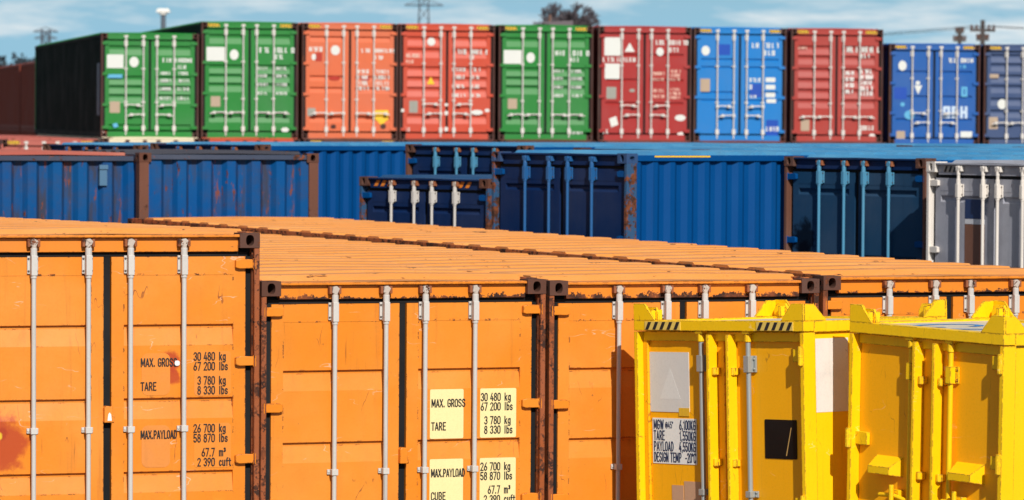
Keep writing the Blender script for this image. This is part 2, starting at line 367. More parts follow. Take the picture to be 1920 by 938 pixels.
def lock_rod(root, x, H, rodm, brm, camm, handles=True, hz_=None, lo=False, hdir=1, guides=(1.53,), brz=.245, hm=None):
    y = .004
    mb = MB().tube([(x, y, .06), (x, y, H - .085)], .0185, 8 if lo else 12)
    rod = mb.build('lock_rod', rodm, root, smooth=True)
    b = MB()
    z = H - brz
    b.box(x - .043, x + .043, LF - .022, LF - .004, z - .07, z + .07)
    b.box(x - .024, x + .024, y - .028, LF - .02, z - .082, z + .074)
    if not lo:
        b.tube([(x, y, z + .07), (x, y, z + .13)], .026, 12); b.tube([(x, y, z - .105), (x, y, z - .08)], .024, 12)
    b.build('rod_bracket', brm, rod, bevel=0 if lo else .004)
    if not lo:
        bo = MB()
        for dx in (-.034, .034):
            for dz in (-.048, .048): bo.tube([(x + dx, LF - .03, z + dz), (x + dx, LF - .02, z + dz)], .0075, 8)
        bo.build('bolt', bolt_m, rod)
    for g in guides:
        q = MB(); zg = H - g
        q.box(x - .046, x + .046, LF - .02, LF - .003, zg - .02, zg + .02); q.box(x - .026, x + .026, y - .026, LF - .018, zg - .024, zg + .024)
        if not lo:
            for dx in (-.036, .036): q.tube([(x + dx, LF - .028, zg), (x + dx, LF - .018, zg)], .008, 8)
        q.build('rod_guide', brm, rod, bevel=0 if lo else .004)
    c = MB(); zt = H - .075
    c.box(x - .05, x - .028, -.005, .052, zt - .03, zt + .03); c.box(x + .028, x + .05, -.005, .052, zt - .03, zt + .03)
    c.box(x - .05, x + .05, .044, .052, zt - .03, zt + .03)
    c.build('cam_keeper', camm, rod, bevel=0 if lo else .006)
    c2 = MB(); c2.prism([(x - .03, zt - .022), (x + .014, zt - .03), (x + .034, zt + .012), (x + .01, zt + .034), (x - .022, zt + .026)], 'y', -.016, .03)
    c2.tube([(x, y, zt - .075), (x, y, zt - .02)], .022, 10)
    c2.build('cam', cam_tip if brm is bracket_m and not lo else brm, rod, bevel=0 if lo else .005)
    # foot bracket and cam at the sill
    f = MB(); f.box(x - .043, x + .043, y - .026, LF - .003, .17, .30); f.build('rod_bracket', brm, rod)
    if handles and hz_:
        h = MB(); zz = H - hz_; x1 = x + hdir * .40
        h.box(x - .035, x + .035, y - .04, LF - .003, zz - .04, zz + .04)
        h.tube([(x, y - .035, zz), (x + hdir * .10, y - .05, zz + .012), (x + hdir * .28, y - .05, zz + .004), (x1, y - .04, zz - .028)], .016, 8)
        h.box(x + hdir * .30 - .04, x + hdir * .30 + .04, y - .07, LF - .003, zz - .03, zz + .035)
        h.build('handle', hm or brm, rod, smooth=False)
    return rod

def marking_poly(root, pts, mat, name='marking', y=None, t=.003):
    yy = LF - .002 if y is None else y
    return MB().prism(pts, 'y', yy - t, yy + .0005).build(name, mat, root)
def rect(x0, x1, z0, z1): return [(x0, z0), (x1, z0), (x1, z1), (x0, z1)]
def rrect(x0, x1, z0, z1, r=.012, n=4):
    p = []
    for cx, cz, a0 in ((x1 - r, z0 + r, -90), (x1 - r, z1 - r, 0), (x0 + r, z1 - r, 90), (x0 + r, z0 + r, 180)):
        p += [(cx + r * math.cos(R(a0 + 90 * i / n)), cz + r * math.sin(R(a0 + 90 * i / n))) for i in range(n + 1)]
    return p
def disc(x, z, rx, rz=None, n=20):
    rz = rz or rx
    return [(x + rx * math.cos(2 * math.pi * i / n), z + rz * math.sin(2 * math.pi * i / n)) for i in range(n)]

def chevron(root, x0, x1, z0, z1, y, n=4, a=None, b=None, slant=.6):
    base = MB().box(x0, x1, y - .004, y + .001, z0, z1).build('hazard_label', a or yel_m, root)
    s = MB(); w = (x1 - x0) / n; h = z1 - z0
    for i in range(n):
        xa = x0 + w * (i + .12); xb = xa + w * .42; d = w * .42
        s.prism([(xa, z0 + .003), (xb, z0 + .003), (xb + d, z1 - .003), (xa + d, z1 - .003)], 'y', y - .007, y - .0042)
    s.build('black_stripes', b or black_m, base)
    return base

def container(name, label, corner, which, yaw, H, L=12.19, W=2.438, paint_m=None, leaf_m=None, leaf2_m=None, post_m=None, castm=None,
              rodm=None, brm=None, camm=None, roof_m=None, side_m=None, header_m=None, style='ledge', lo=False, hinges=4, handles=True, hz_=2.0,
              two_h=False, guides=None, roof_pitch=.42, side_pitch=.278, group=None, end_detail=True, rods=(-.60, -.165, .172, .603), tilt=0,
              lockbox=True, stickers=None, backend=False, sides=(1, 1), topcol=None, end_pitch=.33, rail_m=None, hinge_m=None, brz=.245, hm=None, cat='shipping container', rail_top=-.021, roof_a=.036):
    """corner = world position of the 'l'/'r' top front corner; front = door end, local -y"""
    t = Vector((math.cos(yaw), math.sin(yaw), 0)); 
    c = Vector(corner); base = c + t * (W / 2 if which == 'l' else -W / 2); base.z -= H
    root = thing(name, label, cat, base, yaw, group)
    root.rotation_euler = (tilt, 0, yaw)
    pm = paint_m; leaf_m = leaf_m or pm; leaf2_m = leaf2_m or leaf_m; post_m = post_m or pm; castm = castm or cast_m
    rodm = rodm or steel; brm = brm or bracket_m; camm = camm or cam_m; roof_m = roof_m or pm; side_m = side_m or pm; header_m = header_m or pm
    rail_m = rail_m or pm; hinge_m = hinge_m or pm
    hw = W / 2
    guides = guides if guides is not None else (1.53, H - .75)
    for sxn in (-1, 1):
        for top in (0, 1):
            for end in (0, 1):
                corner_casting(root, W, L, H, castm, sxn, top, end)
    bvl = 0 if lo else .005
    for sxn in (-1, 1):
        mb = MB(); mb.box(min(sxn * hw, sxn * (hw - .045)), max(sxn * hw, sxn * (hw - .045)), .006, .165, .118, H - .118)
        mb.box(min(sxn * (hw - .045), sxn * (hw - .052)), max(sxn * (hw - .045), sxn * (hw - .052)), .05, .16, .118, H - .118)
        mb.build('corner_post', post_m, root, bevel=bvl)
        MB().box(min(sxn * (hw - .004), sxn * (hw - .13)), max(sxn * (hw - .004), sxn * (hw - .13)), L - .15, L - .006, .118, H - .118).build('corner_post', post_m if backend else pm, root)
    # roof : corrugated across, ribs at roof_pitch
    v, f = [], []; prof = [(.02, H - .02), (.30, H - .02)]
    y = .30; p = roof_pitch; A = roof_a
    while y + p < L - .22:
        prof += [(y + p * .10, H - .02), (y + p * .24, H + A * .5), (y + p * .62, H + A * .5), (y + p * .84, H - .02)]
        y += p
    prof += [(L - .2, H - .02), (L - .02, H - .02)]
    xs = [-hw + .022, -hw + .022, -hw + .05, 0, hw - .05, hw - .022, hw - .022]
    for (yy, zz) in prof:
        for q_, x in enumerate(xs):
            e = abs(x) / hw
            v.append((x, yy, H - .045 if q_ in (0, 6) else zz + .014 * (1 - e * e)))
    k = len(xs)
    for i in range(len(prof) - 1):
        for j in range(k - 1): f.append((i * k + j, i * k + j + 1, (i + 1) * k + j + 1, (i + 1) * k + j))
    rf = sheet('roof', v, f, roof_m, root)
        # side walls, rails
    for sxn in (-1, 1):
        v, f = [], []; pr = []; y = .17; q = side_pitch; dp = .044; xo = sxn * (hw - .024)
        while y + q <= L - .15:
            pr += [(y, 0), (y + q * .26, 0), (y + q * .5, dp), (y + q * .76, dp)]; y += q
        pr += [(y, 0), (L - .13, 0)]
        for (yy, d) in pr: v += [(xo - sxn * d, yy, .13), (xo - sxn * d, yy, H - .085)]
        for i in range(len(pr) - 1): f.append((2 * i, 2 * i + 2, 2 * i + 3, 2 * i + 1))
        sheet('side_wall', v, f, side_m, root)
        mb = MB(); mb.box(min(sxn * (hw - .004), sxn * (hw - .064)), max(sxn * (hw - .004), sxn * (hw - .064)), .18, L - .18, H - .092, H + rail_top)
        mb.build('top_rail', rail_m, root, bevel=bvl)
        MB().box(min(sxn * (hw - .004), sxn * (hw - .06)), max(sxn * (hw - .004), sxn * (hw - .06)), .18, L - .18, .01, .14).build('bottom_rail', rail_m, root)
    # rear end wall (corrugated) with its rails
    v, f = [], []; pr = []; x = -hw + .12; q = end_pitch; dp = .066
    while x + q <= hw - .10:
        pr += [(x, 0), (x + q * .34, 0), (x + q * .5, dp), (x + q * .84, dp)]; x += q
    pr += [(x, 0), (hw - .11, 0)]
    for (xx, d) in pr: v += [(xx, L - .042 - d, .13), (xx, L - .042 - d, H - .085)]
    for i in range(len(pr) - 1): f.append((2 * i, 2 * i + 2, 2 * i + 3, 2 * i + 1))
    sheet('end_wall', v, f, side_m, root)
    MB().box(-hw + .163, hw - .163, L - .13, L - .008, H - .085, H - .022).build('end_rail', rail_m if not backend else rail_m, root, bevel=bvl)
    if not end_detail: 
        return root
    # door end
    hf = .012 if lo else .05
    mb = MB(); mb.box(-hw + .163, hw - .163, hf, .12, H - .148, H - .036)
    mb.box(-hw + .163, hw - .163, .006, .30, H - .034, H - .012)
    mb.build('door_header', header_m, root, bevel=bvl)
    MB().box(-hw + .163, hw - .163, .01, .14, .01, .15).build('door_sill', header_m, root, bevel=bvl)
    MB().box(-hw + .053, hw - .053, .115, .13, .15, H - .13).build('door_gasket', rubber, root)
    zt, zb = H - .186, .19
    gs = MB(); gs.box(-hw + .08, hw - .08, .085, .107, H - .184, H - .15)
    gs.box(-.026, .026, .085, .107, .19, H - .186); gs.box(-hw + .054, -hw + .104, .085, .107, .19, H - .186); gs.box(hw - .104, hw - .054, .085, .107, .19, H - .186)
    gs.build('door_seal', rubber, root)
    for sg, lm in ((-1, leaf_m), (1, leaf2_m)):
        xa, xb = (-hw + .102, -.032) if sg < 0 else (.032, hw - .102)
        st = .10; mb = MB()
        mb.box(xa, xa + st, LF, LF + .052, zb, zt); mb.box(xb - st, xb, LF, LF + .052, zb, zt)
        pts = [(zt, LF)] + [(H - zd, LF + d) for zd, d in STY[style] if zb < H - zd < zt] + [(zb, LF)]
        xi, xj = xa + st, xb - st
        for (z1, y1), (z2, y2) in zip(pts[:-1], pts[1:]):
            mb.poly([(xi, y1, z1), (xj, y1, z1), (xj, y2, z2), (xi, y2, z2)])
        mb.poly([(xi, LF, zt), (xj, LF, zt), (xj, LF + .045, zt), (xi, LF + .045, zt)])
        if not lo:
            mb.box(xi, xj, LF - .003, LF + .01, H - .329, H - .322)   # weld seam below the top frame tube
        mb.build('door_leaf', lm, root)
    for i, x in enumerate(rods):
        hd = None
        hdir = 1 if (i % 2 == 0) else -1
        if handles:
            hd = hz_ if not two_h else (hz_ - .12 if i in (0, 3) else hz_ + .12)
        lock_rod(root, x, H, rodm, brm, camm, handles, hd, lo, hdir if two_h else (1 if i in (2, 3) else -1), guides if not lo else guides[:2], brz, hm)
    hzs = {4: (.245, 1.01, 1.78, H - .25), 0: ()}[hinges]
    for sxn in (-1, 1):
        for zd in hzs:
            mb = MB(); z = H - zd
            a, b = hw - .19, hw - .008
            mb.prism([(sxn * a, z + .03), (sxn * (a + .04), z + .04), (sxn * b, z + .034), (sxn * b, z - .034), (sxn * (a + .03), z - .036), (sxn * a, z - .028)], 'y', LF - .042, LF - .002)
            mb.tube([(sxn * (hw - .03), LF - .035, z - .045), (sxn * (hw - .03), LF - .035, z + .045)], .02, 10)
            mb.build('hinge', hinge_m, root, bevel=bvl)
    if lockbox:
        z = H - 1.42
        mb = MB(); mb.prism([(-.035, z - .055), (.03, z - .055), (.03, z + .07), (-.02, z + .075), (-.035, z + .06)], 'y', LF - .05, LF + .02)
        mb.box(.03, .055, LF - .012, LF + .0, z - .055, z - .0)
        mb.build('seal_box', leaf_m, root, bevel=bvl)
    if stickers:
        for sxn in (-1, 1):
            xa = hw - .175 - stickers; xs_ = sorted((sxn * (hw - .17), sxn * xa))
            chevron(root, xs_[0], xs_[1], H - .118, H - .04, hf - .002, 4)
    return root

def strokes(root, x0, x1, zc, h, mat, W=2.438, y=None, name='marking', seed=0):
    """a line of small letter-like painted strokes, too blurred in the photo to read"""
    rnd = random.Random(int(x0 * 1000 + zc * 777) + seed)
    mb = MB(); x = x0; yy = (LF - .003) if y is None else y
    cw = h * .62; th = h * .23
    while x + cw <= x1 + .001:
        s = rnd.choice(('0', 'I', 'E', 'L', 'H', '7'))
        if s in 'E0LH': mb.box(x, x + th, yy - .003, yy, zc - h / 2, zc + h / 2)
        if s in '0H7': mb.box(x + cw - th, x + cw, yy - .003, yy, zc - h / 2, zc + h / 2)
        if s in 'E07': mb.box(x + th, x + cw - th, yy - .003, yy, zc + h / 2 - th, zc + h / 2)
        if s in 'E0L': mb.box(x + th, x + cw - th, yy - .003, yy, zc - h / 2, zc - h / 2 + th)
        if s in 'EH': mb.box(x + th, x + cw - th, yy - .003, yy, zc - th / 2, zc + th / 2)
        if s == 'I': mb.box(x + cw / 2 - th / 2, x + cw / 2 + th / 2, yy - .003, yy, zc - h / 2, zc + h / 2)
        x += cw * 1.2
    return mb.build('lettering', mat, root) if mb.v else None
#==STRUCT==
# ------------------------------------------------------------------ ground
def ground():
    gm = bpy.data.materials.new('yard_asphalt'); gm.use_nodes = True
    t = gm.node_tree; bs = t.nodes['Principled BSDF']; bs.inputs['Roughness'].default_value = .9
    tcn = t.nodes.new('ShaderNodeTexCoord'); n1 = t.nodes.new('ShaderNodeTexNoise'); n1.inputs['Scale'].default_value = .35; n1.inputs['Detail'].default_value = 8
    n2 = t.nodes.new('ShaderNodeTexNoise'); n2.inputs['Scale'].default_value = 40; n2.inputs['Detail'].default_value = 3
    ml = t.nodes.new('ShaderNodeMath'); ml.operation = 'MULTIPLY'
    cr = t.nodes.new('ShaderNodeValToRGB'); cr.color_ramp.elements[0].position = .15; cr.color_ramp.elements[0].color = (.035, .034, .033, 1)
    cr.color_ramp.elements[1].position = .42; cr.color_ramp.elements[1].color = (.11, .10, .09, 1)
    t.links.new(tcn.outputs['Object'], n1.inputs['Vector']); t.links.new(tcn.outputs['Object'], n2.inputs['Vector'])
    t.links.new(n1.outputs['Fac'], ml.inputs[0]); t.links.new(n2.outputs['Fac'], ml.inputs[1]); t.links.new(ml.outputs[0], cr.inputs[0]); t.links.new(cr.outputs[0], bs.inputs['Base Color'])
    ys = [-60, 0, 20, 30, 38, 44, 50, 54, 58, 70, 90, 130, 250, 600, 2000, 9000]
    xs = [-6000, -800, -150, -60, -30, -12, 0, 12, 30, 60, 150, 800, 6000]
    def gz(y): 
        s = max(0, min(1, (y - 44) / 10)); return .6 * s * s * (3 - 2 * s)
    v = [(x, y, gz(y)) for y in ys for x in xs]; k = len(xs)
    f = [(i * k + j, i * k + j + 1, (i + 1) * k + j + 1, (i + 1) * k + j) for i in range(len(ys) - 1) for j in range(k - 1)]
    g = sheet('ground', v, f, gm); g['kind'] = 'structure'
ground()

# ------------------------------------------------------------------ orange row in front
ORG = (.73, .217, .011)
org = paint('orange_paint', ORG, rust=.10, streak=.10, fade=.10, edge=.35, rough=.4, fadecol=(.82, .33, .06))
org_leaf = paint('orange_door_paint', ORG, rust=.13, streak=.34, fade=.30, edge=.3, rough=.42, scratch=.8, rscale=1.4, bump=.6, dirt=.07, fadecol=(.77, .295, .05))
org_rust = paint('orange_paint_rusty', (.50, .13, .02), rust=.80, streak=.4, fade=.2, edge=.8, rough=.55, rscale=1.6)
org_post = paint('orange_post_rusty', (.30, .07, .012), rust=.74, streak=.5, fade=.2, edge=.8, rough=.6, rscale=2.0)
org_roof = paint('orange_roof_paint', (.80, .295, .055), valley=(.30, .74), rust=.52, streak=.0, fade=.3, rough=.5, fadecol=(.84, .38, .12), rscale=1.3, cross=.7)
org_head = paint('orange_header_paint', ORG, rust=.30, streak=.2, fade=.15, edge=.5, rough=.45, rscale=2.2, zrust=(2.54, 2.46, .2))
spot = (.42, .05, .012)
leaf_o1l = paint('orange_door_red_stain', ORG, rust=.13, streak=.34, fade=.30, edge=.3, rough=.42, scratch=.8, rscale=1.4, bump=.6, dirt=.07, fadecol=(.76, .29, .055), spots=((-.86, 1.40, .27, spot), (-1.0, 1.17, .16, spot), (-.84, 1.47, .06, (.36, .04, .01)), (-.94, 1.46, .05, (.75, .5, .03)), (-.87, 1.45, .04, (.75, .5, .03)), (-.90, 1.38, .03, (.75, .5, .03))))
leaf_o1r = paint('orange_door_red_smear', ORG, rust=.13, streak=.34, fade=.30, edge=.3, rough=.42, scratch=.8, rscale=1.4, bump=.6, dirt=.07, fadecol=(.76, .29, .055), spots=((.50, 1.99, .10, spot), (.53, 1.89, .075, spot)))
OY = R(22)
tO = Vector((math.cos(OY), math.sin(OY), 0))
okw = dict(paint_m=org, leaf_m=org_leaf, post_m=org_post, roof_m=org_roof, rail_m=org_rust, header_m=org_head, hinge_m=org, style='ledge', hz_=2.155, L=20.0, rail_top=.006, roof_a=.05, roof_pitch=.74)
pO2 = at(491, 528, 33.8); 
o1c = at(490, 437, 33.55)
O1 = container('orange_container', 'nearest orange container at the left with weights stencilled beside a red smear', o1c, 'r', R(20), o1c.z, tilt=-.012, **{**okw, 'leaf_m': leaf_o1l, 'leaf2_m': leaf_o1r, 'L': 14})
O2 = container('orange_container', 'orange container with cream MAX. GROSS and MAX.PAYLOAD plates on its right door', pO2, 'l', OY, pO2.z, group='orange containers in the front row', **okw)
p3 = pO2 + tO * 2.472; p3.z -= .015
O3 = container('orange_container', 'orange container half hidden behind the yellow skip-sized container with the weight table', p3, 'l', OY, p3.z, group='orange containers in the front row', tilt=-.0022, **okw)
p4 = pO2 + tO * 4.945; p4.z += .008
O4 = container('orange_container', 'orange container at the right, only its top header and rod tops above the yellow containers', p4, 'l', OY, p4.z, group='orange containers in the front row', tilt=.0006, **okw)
O1['group'] = 'orange containers in the front row'
cream = paint('cream_plate', (.86, .70, .34), rust=0, streak=.12, fade=.15, rough=.5, bump=.03)
peach = paint('faded_peach_patch', (.74, .235, .022), rust=0, streak=.2, fade=.4, rough=.5, bump=.03)
def weights(root, H, plate, off=0, dz=0):
    y = LF - .004; ty = LF - .0075
    xl, xr = .255 + off, .70 + off; zA = H - 1.12 + dz; zB = H - 1.685 + dz
    for (za, hh, l1, l2, rows) in ((zA, .36, 'MAX. GROSS', 'TARE', ('30 480', '67 200', '3 780', '8 330')), (zB, .36, 'MAX.PAYLOAD', 'CUBE' if plate is cream else '', ('26 700', '58 870', '67.7', '2 390'))):
        if plate is cream:
            marking_poly(root, rrect(xl - .02, xl + .27, za - hh + .07, za + .11), plate, 'weight_plate', LF - .001)
            marking_poly(root, rrect(xr - .03, xr + .285, za - hh + .07, za + .11), plate, 'weight_plate', LF - .001)
        else:
            marking_poly(root, rrect(xl + .0, xl + .23, za - hh + .1, za + .07, .05), plate, 'faded_patch', LF - .001, .0015)
            marking_poly(root, rrect(xr - .02, xr + .28, za - hh + .09, za + .08, .03), plate, 'faded_patch', LF - .001, .0015)
        text('lettering', l1, xl - .008, ty, za - .035, .066, black_m, root, .80 if 'GROSS' in l1 else .70)
        if l2: text('lettering', l2, xl - .008, ty, za - .222, .066, black_m, root, .84)
        us = ('kg', 'lbs', 'kg', 'lbs') if 'GROSS' in l1 else ('kg', 'lbs', 'm\u00b3', 'cuft')
        for i, (a, b) in enumerate(zip(rows, us)):
            z = za + .008 - i * .077 - (.035 if i > 1 else 0)
            text('lettering', a, xr + .152, ty, z, .066, black_m, root, .80, 'RIGHT')
            text('lettering', b, xr + .182, ty, z, .066, black_m, root, .84)
weights(O1, o1c.z, peach, .02, .11)
weights(O2, pO2.z, cream, 0, .125)
marking_poly(O1, [(-.012, o1c.z - 1.46), (.022, o1c.z - 1.46), (.016, o1c.z - 1.41), (.004, o1c.z - 1.395), (-.006, o1c.z - 1.41)], white_m, 'seal_tag', LF - .0515)
marking_poly(O1, rrect(.54, .58, o1c.z - 1.04, o1c.z - 1.0, .015), white_m, 'marking', LF - .001, .012)
x3 = .62; h3 = p3.z
fr = MB()
ou_ = rect(-.36, -.19, h3 - 1.12, h3 - .87); in_ = rect(-.348, -.202, h3 - 1.108, h3 - .882)
for i in range(4):
    k = (i + 1) % 4; fr.poly([(p[0], LF - .003, p[1]) for p in (ou_[i], ou_[k], in_[k], in_[i])])
fr.build('marking', black_m, O3)

# ------------------------------------------------------------------ yellow offshore containers
YEL = (.96, .56, .002)
yel = paint('yellow_paint', YEL, rust=.12, streak=.16, fade=.12, edge=.72, rough=.4, fadecol=(.92, .62, .02), rscale=2.2, bump=.25, scratch=.6)
yel_door = paint('yellow_door_shade_paint', (.94, .42, .002), rust=.08, streak=.22, fade=.2, edge=.3, rough=.42, fadecol=(.93, .41, .006), rscale=2.2, scratch=.6)  # same yellow as the frame, deepened to paint in the grazing light
yroof = paint('pale_worn_roof', (.62, .52, .38), rust=.22, streak=.0, fade=.5, rough=.55, fadecol=(.70, .66, .56))
zinc = paint('zinc_rod', (.36, .38, .37), rust=.05, streak=.3, rough=.42, metal=.3, bump=.05)
placard = paint('blank_grey_placard', (.68, .66, .63), rust=0, streak=.12, fade=.2, rough=.5, bump=.03)
blk_placard = paint('black_placard', (.006, .006, .007), spec=.1, rust=.0, streak=.3, fade=.1, rough=.3)
white_patch = paint('white_painted_patch', (.72, .69, .64), rust=.35, dirt=.15, scratch=.6, streak=.4, rough=.5, rscale=2)
blue_ink = flat('navy_lettering', (.012, .03, .09)); roof_blue = paint('blue_roof_lettering', (.03, .22, .55), rust=.1, rough=.5)

def lug(root, cx, cy, sx, sy, H, nm='stacking_lug'):
    """two triangular gusset plates meeting at the frame corner (cx, cy); they run inwards along sx, sy"""
    mb = MB()
    h, l = .135, .25
    x1 = cx + sx * .012
    mb.prism([(cx, H), (cx, H + h), (cx + sx * .13, H + h), (cx + sx * l, H + .005), (cx + sx * l, H)], 'y', min(cy, cy + sy * .018), max(cy, cy + sy * .018))
    mb.prism([(cy + sy * .02, H), (cy + sy * .02, H + h * .97), (cy + sy * .12, H + h * .97), (cy + sy * l, H + .005), (cy + sy * l, H)], 'x', min(cx, cx + sx * .018), max(cx, cx + sx * .018))
    o = mb.build(nm, yel, root, bevel=.004)
    q = MB(); px, py = cx + sx * .15, cy + sy * .075
    q.prism([(px - .085, H), (px - .085, H + .05), (px - .045, H + .105), (px + .05, H + .105), (px + .075, H + .06), (px + .075, H)], 'y', py - .012, py + .012)
    q.box(px + .02, px + .05, py - .06, py + .06, H, H + .085)
    q.build('pad_eye', yel, o, bevel=.002)

def offshore(label, corner, yaw, W, L, rodm, brm, chev=True, second=False, lean=0):
    H = corner.z; rot = Matrix.Rotation(yaw, 3, 'Z') @ Matrix.Rotation(lean, 3, 'Y')
    base = Vector(corner) - rot @ Vector((-W / 2, 0, H))
    root = thing('offshore_container', label, 'offshore container', base, yaw, 'yellow offshore containers')
    root.rotation_euler = (0, lean, yaw)
    hw = W / 2; pw, pd, LF2 = .04, .13, .085
    for sx in (-1, 1):
        a, b = sorted((sx * hw, sx * (hw - pw)))
        MB().box(a, b, 0, pd, 0, H - .09).build('frame_post', yel, root, bevel=.004)
        a, b = sorted((sx * hw, sx * (hw - .10)))
        MB().box(a, b, L - .12, L, 0, H - .09).build('frame_post', yel, root, bevel=.004)
    mb = MB(); mb.box(-hw, hw, 0, .12, H - .082, H); mb.box(-hw + pw + .002, hw - pw - .002, .062, .11, H - .165, H - .088)
    mb.build('front_top_rail', yel, root, bevel=.004)
    MB().box(-hw, hw, L - .12, L, H - .088, H).build('rear_top_rail', yel, root, bevel=.004)
    for sx in (-1, 1):
        a, b = sorted((sx * hw, sx * (hw - .10)))
        MB().box(a, b, .122, L - .122, H - .088, H - .002).build('side_top_rail', yel, root, bevel=.004)
        MB().box(a, b, .132, L - .122, .0, .16).build('side_bottom_rail', yel, root, bevel=.004)
        a, b = sorted((sx * (hw - .03), sx * (hw - .045)))
        w = MB(); w.box(a, b, .12, L - .12, .15, H - .089); w.build('side_wall', yel, root)
    MB().box(-hw + .1, hw - .1, .12, L - .12, H - .05, H - .018).build('roof', yroof, root)
    MB().box(-hw + .1, hw - .1, L - .06, L - .04, .1, H - .089).build('rear_wall', yel_door, root)
    MB().box(-hw + pw, hw - pw, .0, .12, 0, .17).build('front_bottom_rail', yel, root, bevel=.004)
    zt, zb = H - .16, .18
    # doors
    for sg in (-1, 1):
        xa, xb = (-hw + pw + .004, -.008) if sg < 0 else (.008, hw - pw - .004)
        leaf = MB().box(xa, xb, LF2, LF2 + .03, zb, zt)
        if not second: leaf.box(xa, xa + .05, LF2 - .025, LF2 + .001, zb, zt) if sg < 0 else leaf.box(xb - .05, xb, LF2 - .025, LF2 + .001, zb, zt)
        lf = leaf.build('door_leaf', yel_door, root, bevel=.005)
        bx = (-.125 if sg < 0 else .095) if second else (-.115 if sg < 0 else .115)
        MB().box(bx, bx + .03, LF2 - .10, LF2 - .001, zb + .02, zt + .05).build('door_edge_bar', yel, lf, bevel=.006)
    rx = (-.23, .325) if not second else (-.19, .25)
    for x in rx:
        y = LF2 - .045
        rod = MB().tube([(x, y, .1), (x, y, H - .10)], .02, 12).build('lock_rod', rodm, root, smooth=True)
        for z, h in ((H - .34, .13), (H - 1.36, .05), (.5, .12)):
            b = MB(); b.box(x - .03, x + .055, LF2 - .02, LF2 - .002, z - h / 2, z + h / 2); b.box(x - .028, x + .03, y - .03, LF2 - .018, z - h / 2, z + h / 2)
            for dz in (-h * .3, h * .3): b.tube([(x + .043, LF2 - .03, z + dz), (x + .043, LF2 - .018, z + dz)], .009, 8)
            b.build('rod_bracket', brm, rod, bevel=.004)
        c = MB(); c.tube([(x, y, H - .17), (x, y, H - .09)], .028, 12); c.box(x - .045, x + .045, y - .03, LF2, H - .105, H - .06)
        c.build('cam', yel, rod, bevel=.006)
    for (bx, dx) in ((-.095, .045), (.125, .045)):
        for z in (H - .40, H - 1.12):
            q = MB(); q.tube([(bx + dx * .5, LF2 - .05, z - .03), (bx + dx * .5, LF2 - .05, z + .03)], .022, 10); q.box(bx, bx + dx, LF2 - .04, LF2 - .002, z - .028, z + .028)
            q.build('hasp', yel, root, bevel=.004)
    # hinges
    for sx in (-1, 1):
        for z in ((() if sx < 0 else (.27, 1.42)) if not second else ((.89,) if sx < 0 else (.22, .96))):
            z = H - z
            mb = MB(); a, b = sorted((sx * (hw - .01), sx * (hw - .17)))
            mb.box(a, b, LF2 - .04, LF2 - .002, z - .05, z + .05)
            mb.tube([(sx * (hw - .02), -.012, z - .075), (sx * (hw - .02), -.012, z + .075)], .022, 10)
            mb.build('hinge', yel, root, bevel=.004)
    for sx in (-1, 1):
        lug(root, sx * hw, 0, -sx, 1, H); lug(root, sx * hw, L, -sx, -1, H)
    if chev:
        for xs_ in ((-hw + .14, -hw + .57), (hw - .53, hw - .11)):
            chevron(root, xs_[0], xs_[1], H - .075, H - .008, -.001, 5, flat('pale_yellow_sticker', (.80, .56, .12)))
    return root, H, LF2

YY = R(-51.0)
y1c = at(1188, 601, 34.4); y2c = at(1593, 603, 32.7)
Y1, H1, lf = offshore('yellow container with blank grey placard, MGW weight table and black placard', y1c, YY, 2.0, 1.56, zinc, zinc, lean=-.038)
Y2, H2, _ = offshore('yellow container at the right edge with yellow rods and two wedge blocks on its doors', y2c, R(-53.5), 1.72, 1.5, yel, yel, False, True, lean=.014)
hy = 1.0
yf = lf - .001
marking_poly(Y1, rrect(-hy + 0.0972, -hy + 0.5715, H1 - .735, H1 - .255, .008), placard, 'placard', yf, .004)
marking_poly(Y1, [(-hy + 0.2172, H1 - .63), (-hy + 0.4686, H1 - .63), (-hy + 0.3943, H1 - .48), (-hy + 0.3429, H1 - .385), (-hy + 0.2915, H1 - .48)], flat('pale_triangle', (.715, .70, .67)), 'marking', yf - .0042, .0004)
marking_poly(Y1, rect(-hy + 0.4458, -hy + 0.5715, H1 - .765, H1 - .70), paint('small_yellow_tag', (.78, .45, .02), rust=.1), 'marking', yf - .0045, .002)
marking_poly(Y1, rrect(-hy + 0.1200, -hy + 0.6515, H1 - 1.150, H1 - .785, .004), flat('white_plate', (.80, .79, .76)), 'weight_plate', yf, .004)
ty = yf - .0055
hy += .03
rows = (('MGW', '6,100KG'), ('TARE', '1,550KG'), ('PAYLOAD', '4,550KG'), ('DESIGN TEMP', '-20\u00b0C'))
for i, (a, b) in enumerate(rows):
    z = H1 - .872 - i * .087
    text('lettering', a, -hy + 0.1657, ty, z - .004, .078, blue_ink, Y1, .73 if i < 3 else .68, weight=.066, gap=.12)
    text('lettering', b, -hy + 0.6767, ty, z - .004, .078, blue_ink, Y1, .65 if i < 3 else .62, 'RIGHT', weight=.066, gap=.12)
text('lettering', '@45\u00b0', -hy + 0.3063, ty, H1 - .867, .056, blue_ink, Y1, .75, weight=.06)
hy -= .03
marking_poly(Y1, rrect(hy - 0.5429, hy - 0.1772, H1 - 1.075, H1 - .77, .01), blk_placard, 'placard', yf, .004)
scr = MB(); scr.prism([(hy - 0.3029, H1 - 1.05), (hy - 0.2915, H1 - 1.05), (hy - 0.2343, H1 - .83), (hy - 0.2423, H1 - .83)], 'y', yf - .0046, yf - .0042)
scr.build('scratch', flat('scratch_tan', (.55, .32, .10)), Y1)
pinkp = paint('worn_data_plate', (.55, .32, .20), rust=.2, rough=.5)
marking_poly(Y1, rect(-hy + 0.3429, -hy + 0.4801, H1 - 1.55, H1 - 1.32), pinkp, 'data_plate', yf, .003)
